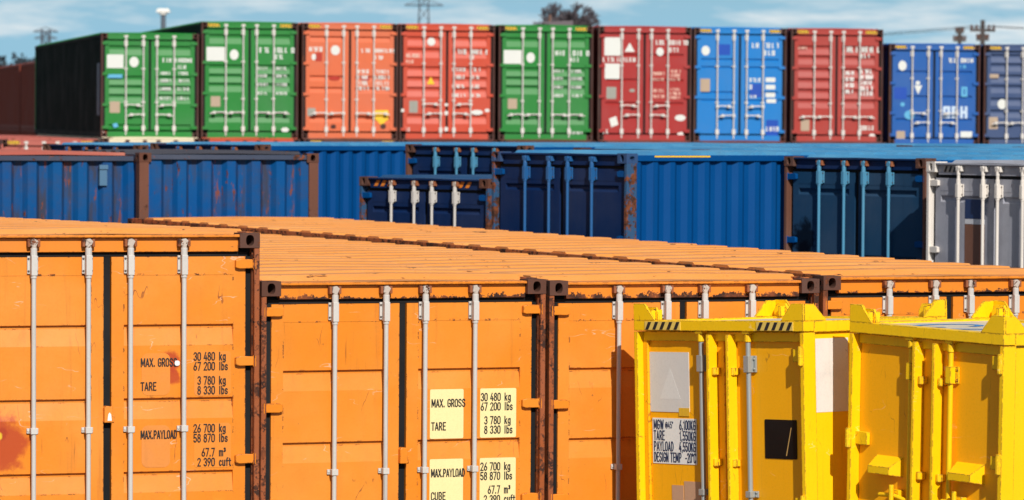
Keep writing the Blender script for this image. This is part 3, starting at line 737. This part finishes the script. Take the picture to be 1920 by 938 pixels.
marking_poly(Y1, rect(-hy + 0.4915, -hy + 0.6858, H1 - 1.55, H1 - 1.285), pinkp, 'data_plate', yf, .003)
# white painted patch on the right hand side wall of Y1
sp = MB(); sp.box(1.0 - .031, 1.0 - .027, .145, .50, H1 - .71, H1 - .14); sp.build('painted_patch', white_patch, Y1)
# wedge blocks and latch on Y2
for cx, z in ((-.46, H2 - 1.08), (.44, H2 - 1.06)):
    mb = MB(); w = .15; y0 = lf
    v0 = [(cx - w, y0, z - .075), (cx + w, y0, z - .075), (cx + w, y0, z + .075), (cx - w, y0, z + .075)]
    v1 = [(cx - w + .03, y0 - .12, z - .055), (cx + w - .03, y0 - .12, z - .055), (cx + w - .03, y0 - .12, z + .0), (cx - w + .03, y0 - .12, z + .0)]
    for i in range(4): j = (i + 1) % 4; mb.poly([v0[i], v0[j], v1[j], v1[i]])
    mb.poly(v1); mb.build('wedge_block', yel, Y2, bevel=.004)
for cx, z in ((-.34, H2 - 1.29), (.36, H2 - 1.28)):
    mb = MB(); mb.tube([(cx - .18, lf - .05, z - .01), (cx, lf - .07, z), (cx + .16, lf - .05, z - .04)], .018, 8); mb.tube([(cx, lf - .09, z - .06), (cx, lf - .09, z + .08)], .02, 8)
    mb.box(cx - .05, cx + .05, lf - .06, lf - .002, z - .05, z + .04); mb.build('door_handle', yel, Y2, bevel=.004)
# big blue lettering lying on the roof
rl = MB()
def arc(cx, cy, rx, ry, a0, a1, w, n=12):
    for i in range(n):
        A, B = R(a0 + (a1 - a0) * i / n), R(a0 + (a1 - a0) * (i + 1) / n)
        p = [(cx + (rx + s) * math.cos(q), cy + (ry + s) * math.sin(q), H2 - .0155) for q, s in ((A, -w), (B, -w), (B, w), (A, w))]
        rl.poly(p)
arc(-.35, .55, .16, .30, 20, 330, .035); arc(.12, .80, .17, .18, -60, 170, .035); 
rl.poly([(.22, .64, H2 - .0155), (.16, .68, H2 - .0155), (-.06, .30, H2 - .0155), (-.0, .26, H2 - .0155)]); rl.poly([(-.06, .25, H2 - .0157), (.32, .25, H2 - .0157), (.32, .32, H2 - .0157), (-.04, .32, H2 - .0157)])
o_ = rl.build('roof_lettering', roof_blue, Y2)

# ------------------------------------------------------------------ blue containers in the middle
BL = (.001, .058, .215)
blu = paint('blue_paint', BL, spec=.10, rust=.16, streak=.35, fade=.2, edge=0, rough=.45, fadecol=(.003, .075, .25))
blu_old = paint('blue_paint_weathered', (.001, .066, .235), spec=.10, rust=.45, streak=.6, fade=.35, rough=.5, fadecol=(.006, .075, .22), dirt=.35, rscale=.7, vert=1, bands=(-1.099, .335))
navy = paint('navy_door_paint', spec=.12, col=(.003, .018, .078), rust=.10, streak=.4, fade=.15, rough=.45)
teal = paint('teal_navy_door_paint', spec=.12, col=(.010, .046, .105), rust=.06, streak=.3, fade=.2, rough=.45, spots=((-.92, 1.93, .25, (.001, .001, .002)), (-.90, 1.75, .16, (.001, .001, .002))))
blu_roof = paint('light_blue_roof', (.04, .22, .44), cross=.4, rust=.36, streak=0, fade=.4, rough=.4, fadecol=(.10, .34, .55))  # roof blue set lighter than the walls
red_roof = paint('faded_red_roof', (.42, .10, .07), rust=.3, streak=0, fade=.4, rough=.6, fadecol=(.5, .2, .14))
blu_post = paint('blue_post_rusty', (.02, .075, .17), rust=.82, streak=.5, rough=.6, rscale=1.4)
brown_post = paint('brown_rust_post', (.13, .05, .03), rust=.5, streak=.5, rough=.8)
rod_lb = paint('light_blue_rod', (.07, .25, .40), rust=.04, streak=.3, rough=.4, bump=.05)
rod_b = paint('blue_rod', (.015, .10, .28), rust=.04, streak=.3, rough=.4, bump=.05)
cast_b = paint('blue_casting', (.02, .06, .16), rust=.45, rough=.7)
whitec = paint('grey_white_paint', dirt=.2, col=(.37, .375, .43), rust=.14, streak=.45, fade=.25, rough=.45)
whitepost = paint('white_post_paint', (.72, .66, .60), rust=.35, streak=.5, rough=.5, rscale=1.5)
GRP = 'blue containers in the middle rows'
bkw = dict(paint_m=blu, leaf_m=navy, roof_m=blu_roof, style='panel', hz_=1.9, handles=False, group=GRP, lockbox=False, L=12.19, guides=(1.53,))
def blue(label, u, v, which, Z, yaw, bottom=.6, **k):
    p = at(u, v, Z); kw = dict(bkw); kw.update(k)
    return container('blue_container', label, p, which, R(yaw), p.z - bottom, **kw), p.z - bottom
Bc, hB = blue('large blue container with dark doors, bright corrugated side and rust-streaked corner post', 1175, 288, 'r', 50, -49.2, post_m=blu_post, castm=cast_b, rodm=rod_b, brm=rod_b, camm=rod_b, header_m=navy)
Hc, hH = blue('blue container with light blue lock rods beside the grey container', 1735, 297, 'r', 49.7, -51.3, leaf_m=teal, rodm=rod_lb, brm=rod_lb, post_m=brown_post, header_m=navy, rail_m=blu)
Ec, hE = blue('low dark blue container with pale rods and orange stripes above the orange roofs', 915, 336, 'r', 54, -46, L=6.06, roof_m=paint('dull_blue_roof', (.008, .06, .16), rust=.4, streak=0, rough=.6), post_m=blu_post, castm=cast_m, header_m=navy, rodm=bracket_m)
for xs_ in ((-.98, -.60), (.62, .88)):
    s = MB(); n = 3 if xs_[0] < 0 else 2; w = (xs_[1] - xs_[0]) / n
    for i in range(n):
        xa = xs_[0] + w * i; s.prism([(xa, hE - .12), (xa + w * .5, hE - .12), (xa + w * .95, hE - .045), (xa + w * .45, hE - .045)], 'y', .044, .0485)
    s.build('hazard_stripes', flat('orange_sticker', (.75, .22, .02)), Ec)
Cc, hC = blue('dark blue container end with sky blue rods between two lit corrugated sides', 985, 273, 'r', 60.3, -44.5, post_m=brown_post, rodm=rod_lb, brm=rod_lb, header_m=navy)
Fc, hF = blue('blue container with bright corrugated side, door top just above the weathered containers', 492, 271, 'r', 63, -42.5, rodm=rod_lb, brm=rod_b, header_m=navy, post_m=brown_post)
Gc, hG = blue('blue container at far left, only its dark door top showing', 262, 272, 'r', 66, -46, rodm=rod_b, brm=rod_b, header_m=navy, post_m=brown_post)
pk = Vector((2.4, 54.6, 3.565))
Kc = container('blue_container', 'blue container whose light flat roof shows behind the large blue one', pk, 'r', R(-49), 2.965, **{**bkw, 'header_m': navy, 'post_m': blu_post})
# far blue roof band at the right
pk2 = Vector((7.2, 60.5, 3.60))
Kd = container('blue_container', 'blue container whose roof shows below the stacked bright blue containers', pk2, 'r', R(-49), 3.0, **{**bkw, 'header_m': navy, 'post_m': blu_post})
# weathered containers showing their plain ends (built turned round)
dark_roof = paint('dark_rusty_roof', (.045, .045, .06), rust=.5, streak=0, rough=.8)
rail_old = paint('dark_weathered_rail', (.03, .045, .085), rust=.55, streak=.4, rough=.7)
def plain_end(label, u, v, Z, yaw, roof, pm, Lc=6.06):
    p = at(u, v, Z)                                  # right top corner as seen
    yw = R(yaw); t = Vector((math.cos(yw), math.sin(yw), 0)); b = Vector((-t.y, t.x, 0))
    q = p + b * Lc                                   # the door end, facing away
    return container('blue_container', label, q, 'l', yw + math.pi, p.z - .6, L=Lc, paint_m=pm, leaf_m=pm, roof_m=roof, post_m=brown_post, backend=True, handles=False, group=GRP, lockbox=False, rail_m=rail_old, end_pitch=.335, side_m=pm)
L2 = plain_end('weathered blue corrugated end between two brown rusty corner posts', 598, 288, 55.6, 22, dark_roof, blu_old, 2.99)
L1 = plain_end('weathered blue corrugated end at the left edge under a faded red roof', 275, 290, 55.0, 23, red_roof, blu_old)
hL1 = at(275, 290, 55).z - .6
vent = MB(); vx = -.64
vent.box(vx - .05, vx + .05, 6.06 - .07, 6.06 - .005, hL1 - .40, hL1 - .15); vent.box(vx - .058, vx + .058, 6.06 - .005, 6.06 + .012, hL1 - .19, hL1 - .135)
vent.build('vent_cover', flat('pale_blue_vent', (.06, .15, .26)), L1)
pJ = at(1737, 303, 49.0); hJ = pJ.z - .6
Jc = container('grey_container', 'pale grey container at the right with white rods and a brown and blue decal', pJ, 'l', R(-58.5), hJ, paint_m=whitec, leaf_m=whitec, post_m=whitepost, castm=whitepost, rodm=whitepost, brm=whitepost, camm=whitepost, roof_m=whitec, style='panel', handles=False, guides=(1.2, 1.8), rods=(-.62, -.165, .10, .55), hinge_m=whitepost, lockbox=False, brz=.32)
marking_poly(Jc, rect(-.56, -.20, hJ - .64, hJ - .42), flat('decal_blue', (.008, .03, .11)), 'decal', LF - .001)
marking_poly(Jc, rect(-.56, -.20, hJ - .70, hJ - .645), flat('decal_pale', (.60, .60, .64)), 'decal', LF - .001)
marking_poly(Jc, rect(-.56, -.20, hJ - 1.6, hJ - .705), flat('decal_brown', (.18, .075, .045)), 'decal', LF - .001)
chevron(Jc, -.95, -.62, hJ - .12, hJ - .045, .048, 4, flat('dirty_sticker', (.45, .40, .34)))
# stickers and scrapes on the rails of the big blue one
for (y0, y1) in ((.45, 1.35), (3.6, 4.0)):
    MB().box(1.219 - .05, 1.219 + .0005, y0, y1, hB - .045, hB - .027).build('hazard_label', yel_m, Bc)

# ------------------------------------------------------------------ stacked row at the back, doors towards the yard
YB = R(11); tB = Vector((math.cos(YB), math.sin(YB), 0)); bB = Vector((-tB.y, tB.x, 0))
pB0 = at(190, 62, 106.0); ZB = pB0.z - 2.591
GRN = (.008, .185, .022); 
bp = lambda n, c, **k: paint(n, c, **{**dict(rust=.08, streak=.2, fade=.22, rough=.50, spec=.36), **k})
greenm = bp('green_paint', GRN); dgreen = bp('shaded_green_side', (.012, .022, .019), rough=.9, spec=.1); orr = bp('salmon_orange_paint', (.62, .128, .045)); ror = bp('red_orange_paint', (.52, .055, .020))  # dgreen: the green with the shade of its unlit sides put into the colour
red1 = bp('crimson_paint', (.34, .018, .016)); blu1 = bp('bright_blue_paint', (.002, .17, .50)); red2 = bp('brick_red_paint', (.36, .034, .024)); blu2 = bp('cobalt_paint', (.002, .085, .34)); nav2 = bp('slate_navy_paint', (.035, .065, .16))
bpost = paint('dark_rust_post', (.065, .022, .016), rust=.4, streak=.3, rough=.8)
rodw = flat('pale_rod', (.62, .58, .54), .5); 
TOPG = 'containers stacked on the upper tier at the back'
x_edges = [0, 2.5, 5.04, 7.52, 10.06, 12.63, 15.13, 17.69, 20.3, 22.84]
spec = [
 ('low green container at the left end of the upper tier, dark side showing', 2.591, greenm, 'green', True, False),
 ('tall green container second from left on the upper tier, white sign and disc', 2.896, greenm, 'green', False, .28),
 ('salmon orange container with a yellow square label on its right door', 2.896, orr, 'wide', False, .28),
 ('red orange container with a small yellow triangle on its left door', 2.896, ror, 'red_a', True, .28),
 ('tall green container between the red orange and crimson ones', 2.896, greenm, 'green', False, .28),
 ('crimson container with two white squares and a white triangle', 2.896, red1, 'lines', True, False),
 ('bright blue container between the crimson and brick red ones', 2.896, blu1, 'lines2', True, .28),
 ('brick red container with many door ribs, last tall one on the right', 2.896, red2, 'many', False, .28),
 ('cobalt blue container with big white lettering, lower than the brick red one', 2.591, blu2, 'lines', True, .28),
 ('slate navy container cut off by the right edge', 2.591, nav2, 'navy', False, .28)]
back = []
for i, (lab, H, pm, sty, two, stk) in enumerate(spec):
    c = pB0 + tB * x_edges[i]; c.z = ZB + H - (.06 if i >= 8 else 0)
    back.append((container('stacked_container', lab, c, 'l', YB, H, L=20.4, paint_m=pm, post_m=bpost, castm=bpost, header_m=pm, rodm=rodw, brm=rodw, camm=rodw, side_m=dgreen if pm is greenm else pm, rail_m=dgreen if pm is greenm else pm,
        style=sty, lo=True, hz_=H * .735 if two else H * .78, two_h=two, group=TOPG, stickers=stk, lockbox=False, guides=(H * .34, H * .66)), H))
# markings, given as (kind, x0, x1, y0, y1) fractions of the door end (y from the top)
def fx(f): return (f - .5) * 2.438
soft_white = flat('weathered_white_marking', (.66, .66, .62))
def mark(i, items):
    root, H = back[i]
    for it in items:
        k = it[0]; mt = it[5] if len(it) > 5 else soft_white
        x0, x1, z1, z0 = fx(it[1]), fx(it[2]), H * (1 - it[3]), H * (1 - it[4])
        if k == 'r': marking_poly(root, rrect(x0, x1, z0, z1, .02), mt)
        elif k == 'd': marking_poly(root, disc((x0 + x1) / 2, (z0 + z1) / 2, (x1 - x0) / 2, (z1 - z0) / 2), mt)
        elif k == 't': marking_poly(root, [(x0, z0), (x1, z0), ((x0 + x1) / 2, z1)], mt)
        elif k == 'v': marking_poly(root, [(x0, z1), ((x0 + x1) / 2, z0), (x1, z1)], mt)
        elif k == 's': strokes(root, x0, x1, (z0 + z1) / 2, z1 - z0, mt, seed=i)
        elif k == 'q': marking_poly(root, [((x0 * 3 + x1) / 4, z0), (x1, (z0 * 3 + z1) / 4), ((x0 + x1 * 3) / 4, z1), (x0, (z0 + z1 * 3) / 4)], mt)
def rowset(zs, h=.026, a=(.575, .695), b=(.775, .905)):
    o = []
    for z in zs: o += [('s', a[0], a[1], z - h / 2, z + h / 2), ('s', b[0], b[1], z - h / 2, z + h / 2)]
    return o
lbl = flat('light_blue_label', (.10, .38, .60)); dbl = flat('deep_blue_patch', (.004, .06, .38)); pinkw = flat('pinkish_lettering', (.72, .45, .36)); redp = paint('red_blotch', (.42, .03, .015), rust=.1)
gset = lambda: [('r', .055, .245, .215, .335), ('d', .295, .385, .235, .325), ('r', .10, .20, .64, .73, tan_m), ('s', .60, .73, .215, .26), ('s', .745, .90, .215, .26), ('s', .93, .965, .215, .26), ('s', .755, .86, .275, .315)] + rowset((.395, .46, .535, .61))
mark(0, [('r', .06, .23, .205, .335), ('d', .29, .385, .225, .325), ('r', .065, .22, .395, .43, lbl), ('r', .09, .195, .655, .765, tan_m), ('q', .12, .18, .86, .91, lbl),
         ('s', .63, .97, .235, .275), ('s', .78, .875, .30, .34)] + rowset((.38, .45, .53, .62), .03, (.60, .72), (.785, .915)))
mark(1, gset() + [('d', .83, .91, .905, .945)])
mark(2, [('s', .075, .22, .205, .245), ('d', .30, .395, .19, .275), ('d', .10, .15, .265, .32), ('r', .14, .21, .255, .33, redp), ('s', .62, .73, .215, .25), ('s', .755, .97, .215, .25), ('s', .755, .87, .275, .31),
         ('d', .28, .40, .455, .495, redp), ('d', .61, .71, .455, .495, redp), ('r', .06, .145, .735, .805, greyp_m), ('r', .765, .905, .75, .835, yel_m), ('v', .78, .89, .835, .885, yel_m), ('d', .30, .36, .875, .915, bpost), ('d', .82, .88, .865, .915, bpost)]
     + rowset((.415, .465, .515, .56), .034, (.58, .70), (.765, .91)))
mark(3, [('d', .29, .375, .115, .185), ('t', .29, .37, .455, .52, yel_m), ('r', .105, .195, .665, .77, greyp_m), ('s', .60, .73, .215, .255), ('s', .74, .885, .215, .255), ('s', .905, .95, .215, .255), ('s', .735, .82, .265, .30),
         ('s', .07, .23, .255, .29, pinkw), ('s', .07, .15, .31, .34, pinkw), ('d', .755, .88, .74, .785), ('d', .90, .95, .73, .76), ('d', .01, .055, .735, .765), ('d', .475, .515, .75, .79), ('d', .475, .515, .685, .71), ('d', .475, .515, .89, .93), ('s', .07, .14, .90, .93)]
     + rowset((.39, .455, .535, .615), .032, (.555, .70), (.74, .86)))
mark(4, gset() + [('s', .74, .92, .925, .955)])
mark(5, [('r', .07, .245, .095, .255), ('t', .285, .395, .14, .22), ('s', .055, .43, .27, .31), ('r', .075, .235, .325, .46), ('r', .095, .20, .53, .635, greyp_m), ('q', .125, .225, .785, .885), ('s', .06, .14, .90, .94),
         ('d', .625, .705, .18, .255), ('s', .62, .73, .115, .155), ('s', .76, .97, .115, .155), ('s', .76, .87, .18, .22), ('d', .83, .945, .77, .825), ('q', .855, .93, .92, .97), ('d', .34, .40, .545, .575, greyp_m)]
     + [('s', .595, .72, z, z + .028, pinkw) for z in (.395, .445, .545, .595)] + [('s', .775, .89, z, z + .026, pinkw) for z in (.375, .41, .445, .535, .57, .605)])
mark(6, [('d', .085, .175, .16, .245), ('r', .255, .395, .145, .24, dbl), ('r', .075, .18, .45, .565, tan_m), ('s', .63, .74, .13, .175), ('s', .765, .945, .13, .175), ('s', .765, .88, .195, .24), ('r', .61, .735, .49, .61, dbl), ('r', .79, .92, .81, .96, dbl),
         ('s', .605, .735, .44, .475), ('r', .78, .885, .435, .475), ('s', .605, .665, .50, .54), ('r', .78, .885, .50, .54), ('r', .78, .885, .57, .61), ('s', .605, .70, .59, .62), ('r', .79, .895, .625, .66), ('s', .79, .93, .87, .91)])
mark(7, [('s', .61, .74, .155, .205), ('s', .77, .92, .155, .205), ('s', .94, .98, .155, .205), ('s', .765, .87, .215, .255), ('r', .115, .21, .80, .905, tan_m), ('s', .75, .95, .855, .895), ('d', .86, .93, .925, .975), ('s', .08, .20, .16, .18, pinkw)]
     + [('s', .60, .70, z, z + .035, white_m) for z in (.37, .425, .48, .535)] + [('s', .765, .90, z, z + .038, white_m) for z in (.355, .405, .455, .505, .55)])
mark(8, [('d', .105, .195, .165, .265), ('d', .295, .345, .365, .405), ('v', .28, .37, .41, .50), ('r', .06, .20, .43, .55, dbl), ('s', .645, .75, .135, .18), ('s', .79, .955, .135, .18), ('s', .78, .87, .205, .235, lbl),
         ('s', .60, .90, .615, .735, flat('pale_blue_lettering', (.5, .6, .72))), ('r', .795, .925, .865, .925), ('r', .09, .185, .865, .97, tan_m), ('s', .80, .90, .42, .52, lbl), ('d', .13, .18, .58, .62, lbl), ('d', .175, .29, .66, .75, lbl)])
mark(9, [('d', .16, .26, .54, .64), ('r', .065, .165, .72, .84, tan_m), ('r', .07, .17, .29, .33, tan_m)])
# faint white lettering band on the dark side of the first green container
sg = MB(); sg.box(-1.219 - .0, -1.219 + .02, .45, 1.1, .55, 1.85); sg.build('marking', flat('faded_side_lettering', (.10, .12, .16)), back[0][0])
# lower tier that carries them, doors a little further forward
LOWG = 'containers of the lower tier at the back'
low_cols = [('faded pink red', (.42, .10, .075)), ('cream white', (.70, .60, .42)), ('orange red', (.50, .075, .03)), ('rust brown', (.10, .035, .025)), ('dark maroon', (.08, .022, .018)), ('dark rust', (.09, .03, .02)), ('brown red', (.16, .035, .025)), ('maroon', (.13, .03, .022)), ('plum brown', (.10, .03, .03)), ('dark blue', (.01, .05, .2)), ('slate', (.04, .06, .12))]
where = ['left of the upper tier, its top bare', 'under the low green container', 'under the second green container', 'under the salmon container', 'under the red orange container', 'under the third green container', 'under the crimson container', 'under the bright blue container', 'under the brick red container', 'under the cobalt container', 'under the slate navy container']
for i, (cn, cc) in enumerate(low_cols):
    c = pB0 + tB * ((x_edges[i - 1] if i else -2.5)) - bB * .42; c.z = ZB - .012 - (.05 if i == 0 else .0) - (.06 if i >= 9 else 0)
    pmx = paint(cn.replace(' ', '_') + '_low_paint', cc, rust=.55, rscale=.6, streak=.3, rough=.6)
    container('lower_container', cn + ' container of the lower tier ' + where[i], c, 'l', YB, c.z - .6, L=20.4, paint_m=pmx, post_m=bpost if i else pmx, castm=bpost, rodm=rodw if i == 0 else bpost, brm=rodw if i == 0 else bpost, camm=rodw if i == 0 else bpost, lo=True, style='std', group=LOWG, handles=False,
              stickers=.28 if i in (0, 3, 6, 7) else None, lockbox=False, guides=(1.2,))
# dark red containers beyond, seen along their shaded side
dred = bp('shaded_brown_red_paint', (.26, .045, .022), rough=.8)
a = at(62, 117, 166); zt_ = a.z
for k, (off, lb) in enumerate(((-14, 'dark brown red container beyond the green stack, its long side in shade'), (6.8, 'brown red container behind the first one at the far left edge'))):
    c = a + bB * off; c.z = zt_
    r_ = container('distant_container', lb, c, 'l', YB, 2.591, L=20.4, paint_m=dred, post_m=dred, castm=dred, rodm=rodw, brm=rodw, lo=True, style='std', handles=False, lockbox=False, group='brown red containers far left', guides=(1.2,))
    c2 = a + bB * (off); c2.z = zt_ - 2.60
    container('distant_container', 'brown red container carrying ' + ('the nearer' if k == 0 else 'the farther') + ' shaded one at the far left', c2, 'l', YB, c2.z - .6, L=20.4, paint_m=dred, post_m=dred, castm=dred, rodm=rodw, brm=rodw, lo=True, style='std', handles=False, lockbox=False, group='brown red containers far left', guides=(1.2,))

# ------------------------------------------------------------------ things on the skyline
grey_st = flat('mast_steel', (.10, .12, .15)); wood = flat('weathered_pole_wood', (.07, .055, .05)); bark = flat('dark_bark', (.13, .105, .115))
def gbase(u, Z):
    p = at(u, 300, Z); p.z = .6; return p
# floodlight mast
b = gbase(305, 300); H = at(305, 24, 300).z - .6
r_ = thing('floodlight_mast', 'tall floodlight mast with a white lamp head above the first green container', 'floodlight mast', b)
MB().tube([(0, 0, 0), (0, 0, H)], .28, 10, .17).build('pole', grey_st, r_, smooth=True)
hd = MB(); hd.prism([(-.5, H), (.5, H), (.38, H + .28), (-.38, H + .28)], 'y', -.35, .35); hd.tube([(0, 0, H - .15), (0, 0, H)], .3, 10)
hd.build('lamp_head', flat('white_lamp_head', (.85, .82, .76)), r_, bevel=.03)
# lattice towers
def lattice(name, label, u, vtop, Z, wtop, wbot, arms, cat):
    b = gbase(u, Z); H = at(u, vtop, Z).z - .6
    r_ = thing(name, label, cat, b)
    n = 14; mb = MB()
    def pt(k, sx, sy):
        w = wbot + (wtop - wbot) * min(1, k / n * 1.35); return Vector((sx * w / 2, sy * w / 2, H * k / n))
    for sx in (-1, 1):
        for sy in (-1, 1):
            mb.tube([pt(k, sx, sy) for k in range(n + 1)], .07, 5)
    for k in range(n):
        for (a_, b_) in (((-1, -1), (1, -1)), ((1, -1), (1, 1)), ((1, 1), (-1, 1)), ((-1, 1), (-1, -1))):
            mb.tube([pt(k, *a_), pt(k + 1, *b_)], .045, 4); mb.tube([pt(k, *b_), pt(k + 1, *a_)], .045, 4)
    mb.build('lattice_frame', grey_st, r_)
    for (za, wa) in arms:
        q = MB(); z = H * za; q.tube([(-wa, 0, z), (wa, 0, z)], .07, 5); q.tube([(-wa, 0, z), (0, 0, z + wa * .35)], .05, 4); q.tube([(wa, 0, z), (0, 0, z + wa * .35)], .05, 4)
        q.build('cross_arm', grey_st, r_)
lattice('lattice_tower', 'grey lattice tower rising out of the picture above the red orange container', 793, -60, 420, .9, 4.0, ((.80, 1.9), (.90, 1.5)), 'pylon')
lattice('lattice_tower', 'short hazy lattice tower top above the dark side of the first green container', 85, 56, 420, .8, 2.2, ((.93, 1.1), (.985, 1.2)), 'pylon')
# power poles with wires
def pole(u, vtop, Z, label, arm):
    b = gbase(u, Z); H = at(u, vtop, Z).z - .6
    r_ = thing('utility_pole', label, 'utility pole', b, R(8))
    MB().tube([(0, 0, 0), (0, 0, H)], .17, 8, .11).build('pole', wood, r_, smooth=True)
    for (dz, w) in arm:
        q = MB(); q.box(-w, w, -.07, .07, H - dz - .07, H - dz + .07); c_ = q.build('cross_arm', wood, r_)
        for sx in (-.9, -.5, .5, .9):
            MB().tube([(w * sx, 0, H - dz + .07), (w * sx, 0, H - dz + .26)], .06, 6).build('insulator', flat('insulator_brown', (.12, .06, .045)), c_)
    return b, H
b1, h1 = pole(1840, 38, 210, 'utility pole with a wide crossarm above the cobalt container', ((.5, .62), (.95, .3)))
b2, h2 = pole(1797, 52, 235, 'thicker utility pole with short arm left of the wide crossarm pole', ((.25, .22), (.7, .35)))
w = MB()
for k, off in enumerate((-.55, .5)):
    pts = []
    A = Vector((b1.x + off, b1.y, b1.z + h1 - .3)); B = A + Vector((-70, 22, -1.5))
    for i in range(17):
        s = i / 16; p = A.lerp(B, s); p.z -= 4 * 1.2 * s * (1 - s); pts.append(p)
    w.tube(pts, .02, 4)
    A2 = A + Vector((45, -12, .6))
    w.tube([A.lerp(A2, i / 8) - Vector((0, 0, 3.2 * (i / 8) * (1 - i / 8))) for i in range(9)], .02, 4)
tag(w.build('overhead_wire', flat('wire_black', (.03, .03, .035))), 'thin overhead wires strung from the utility pole on the right', 'wire')
# bare tree : trunk, recursive limbs and a cloud of twigs
def bare_tree(u, vtop, Z, wpx, label):
    b = gbase(u, Z); H = at(u, vtop, Z).z - .6; rr = wpx / F * Z / 2
    r_ = thing('bare_tree', label, 'tree', b); rnd = random.Random(5)
    tr = MB(); tr.tube([(0, 0, 0), (.1, 0, H * .4), (0, .1, H - 1.0)], .26, 8, .14); trunk = tr.build('trunk', bark, r_, smooth=True)
    mb = MB(); tw = MB()
    def grow(p, d, l, r, lev):
        q = p + d * l
        (mb if lev < 3 else tw).tube([p, p.lerp(q, .5) + Vector((rnd.uniform(-.05, .05), 0, .03)) * l, q], r, 5 if lev < 3 else 3, r * .6)
        if lev >= 5: return
        for _ in range(4 if lev < 4 else 5):
            nd = (d + Vector((rnd.uniform(-1, 1), rnd.uniform(-1, 1), rnd.uniform(-.35, .75))) * .8).normalized()
            grow(p.lerp(q, rnd.uniform(.5, 1)), nd, l * rnd.uniform(.6, .8), max(.011, r * .55), lev + 1)
    for k in range(18):
        a_ = k * 2.4; grow(Vector((0, .1, H - 1.9 + .075 * k)), Vector((math.cos(a_), math.sin(a_), .65)).normalized(), rr * .55, .09, 1)
    mb.build('limb', bark, r_); tw.build('twigs', bark, r_)
bare_tree(1064, 27, 175, 104, 'dark bare tree crown showing above the third green container')
b = gbase(1029, 165); H = at(1029, 28, 165).z - .6
r_ = thing('crane_post', 'thin post with a dark tapered arm left of the bare tree', 'post', b)
MB().tube([(0, 0, 0), (0, 0, H)], .07, 8).build('post', flat('rusty_post', (.16, .09, .07)), r_)
q = MB(); z = at(1029, 42, 165).z - .6
q.prism([(-.42, z), (.9, z + .07), (.9, z - .14), (.1, z - .12)], 'y', -.08, .08); q.build('arm', bark, r_)
# far wooded ridge at the left
def ridge():
    lm = bpy.data.materials.new('far_foliage'); lm.use_nodes = True
    bs = lm.node_tree.nodes['Principled BSDF']; bs.inputs['Roughness'].default_value = .9
    nz = lm.node_tree.nodes.new('ShaderNodeTexNoise'); nz.inputs['Scale'].default_value = .4
    cr = lm.node_tree.nodes.new('ShaderNodeValToRGB'); cr.color_ramp.elements[0].color = (.02, .035, .05, 1); cr.color_ramp.elements[1].color = (.05, .075, .09, 1)
    tcn = lm.node_tree.nodes.new('ShaderNodeTexCoord')
    lm.node_tree.links.new(tcn.outputs['Object'], nz.inputs['Vector']); lm.node_tree.links.new(nz.outputs['Fac'], cr.inputs[0]); lm.node_tree.links.new(cr.outputs[0], bs.inputs['Base Color'])
    rnd = random.Random(3); v, f = [], []
    for k in range(170):
        u = rnd.uniform(-160, 420); Z = rnd.uniform(640, 740)
        p = at(u, 300, Z); top = at(u, 98 + rnd.uniform(-3, 13) + max(0, (u - 40) * .12), Z).z
        rad = rnd.uniform(1.3, 2.6)
        for i in range(70):
            s = rnd.random() ** .6; z = top - s * (top - 1) ; w = rad * (.12 + s * .9) if s < .8 else rad
            an = rnd.uniform(0, 6.28); c = Vector((p.x + w * math.cos(an) * rnd.random(), p.y + w * math.sin(an), z)); e = rnd.uniform(.35, .8)
            ax = Vector((rnd.gauss(0, 1), rnd.gauss(0, 1), rnd.gauss(0, 1))).normalized(); o1 = ax.orthogonal().normalized() * e; o2 = ax.cross(o1)
            n = len(v); v += [tuple(c + o1), tuple(c + o2), tuple(c - o1), tuple(c - o2)]; f.append((n, n + 1, n + 2, n + 3))
    o = sheet('treeline', v, f, lm); o['kind'] = 'stuff'; tag(o, 'dark far treeline on the horizon at the left edge', 'treeline')
    xs = [-200 + 20 * i for i in range(14)]
    hm_ = flat('far_hill', (.035, .05, .06)); vv, ff = [], []
    for x in xs:
        h = 9.2 + math.sin(x * .05) * 1.0 - max(0, (x + 70) * .12)
        vv += [(x, 735, .5), (x, 760, max(.6, h)), (x, 1100, max(.6, h * .8)), (x, 1300, .5)]
    for i in range(len(xs) - 1):
        for j in range(3): ff.append((i * 4 + j, i * 4 + 4 + j, i * 4 + 5 + j, i * 4 + 1 + j))
    h = sheet('hill', vv, ff, hm_); h['kind'] = 'structure'
ridge()
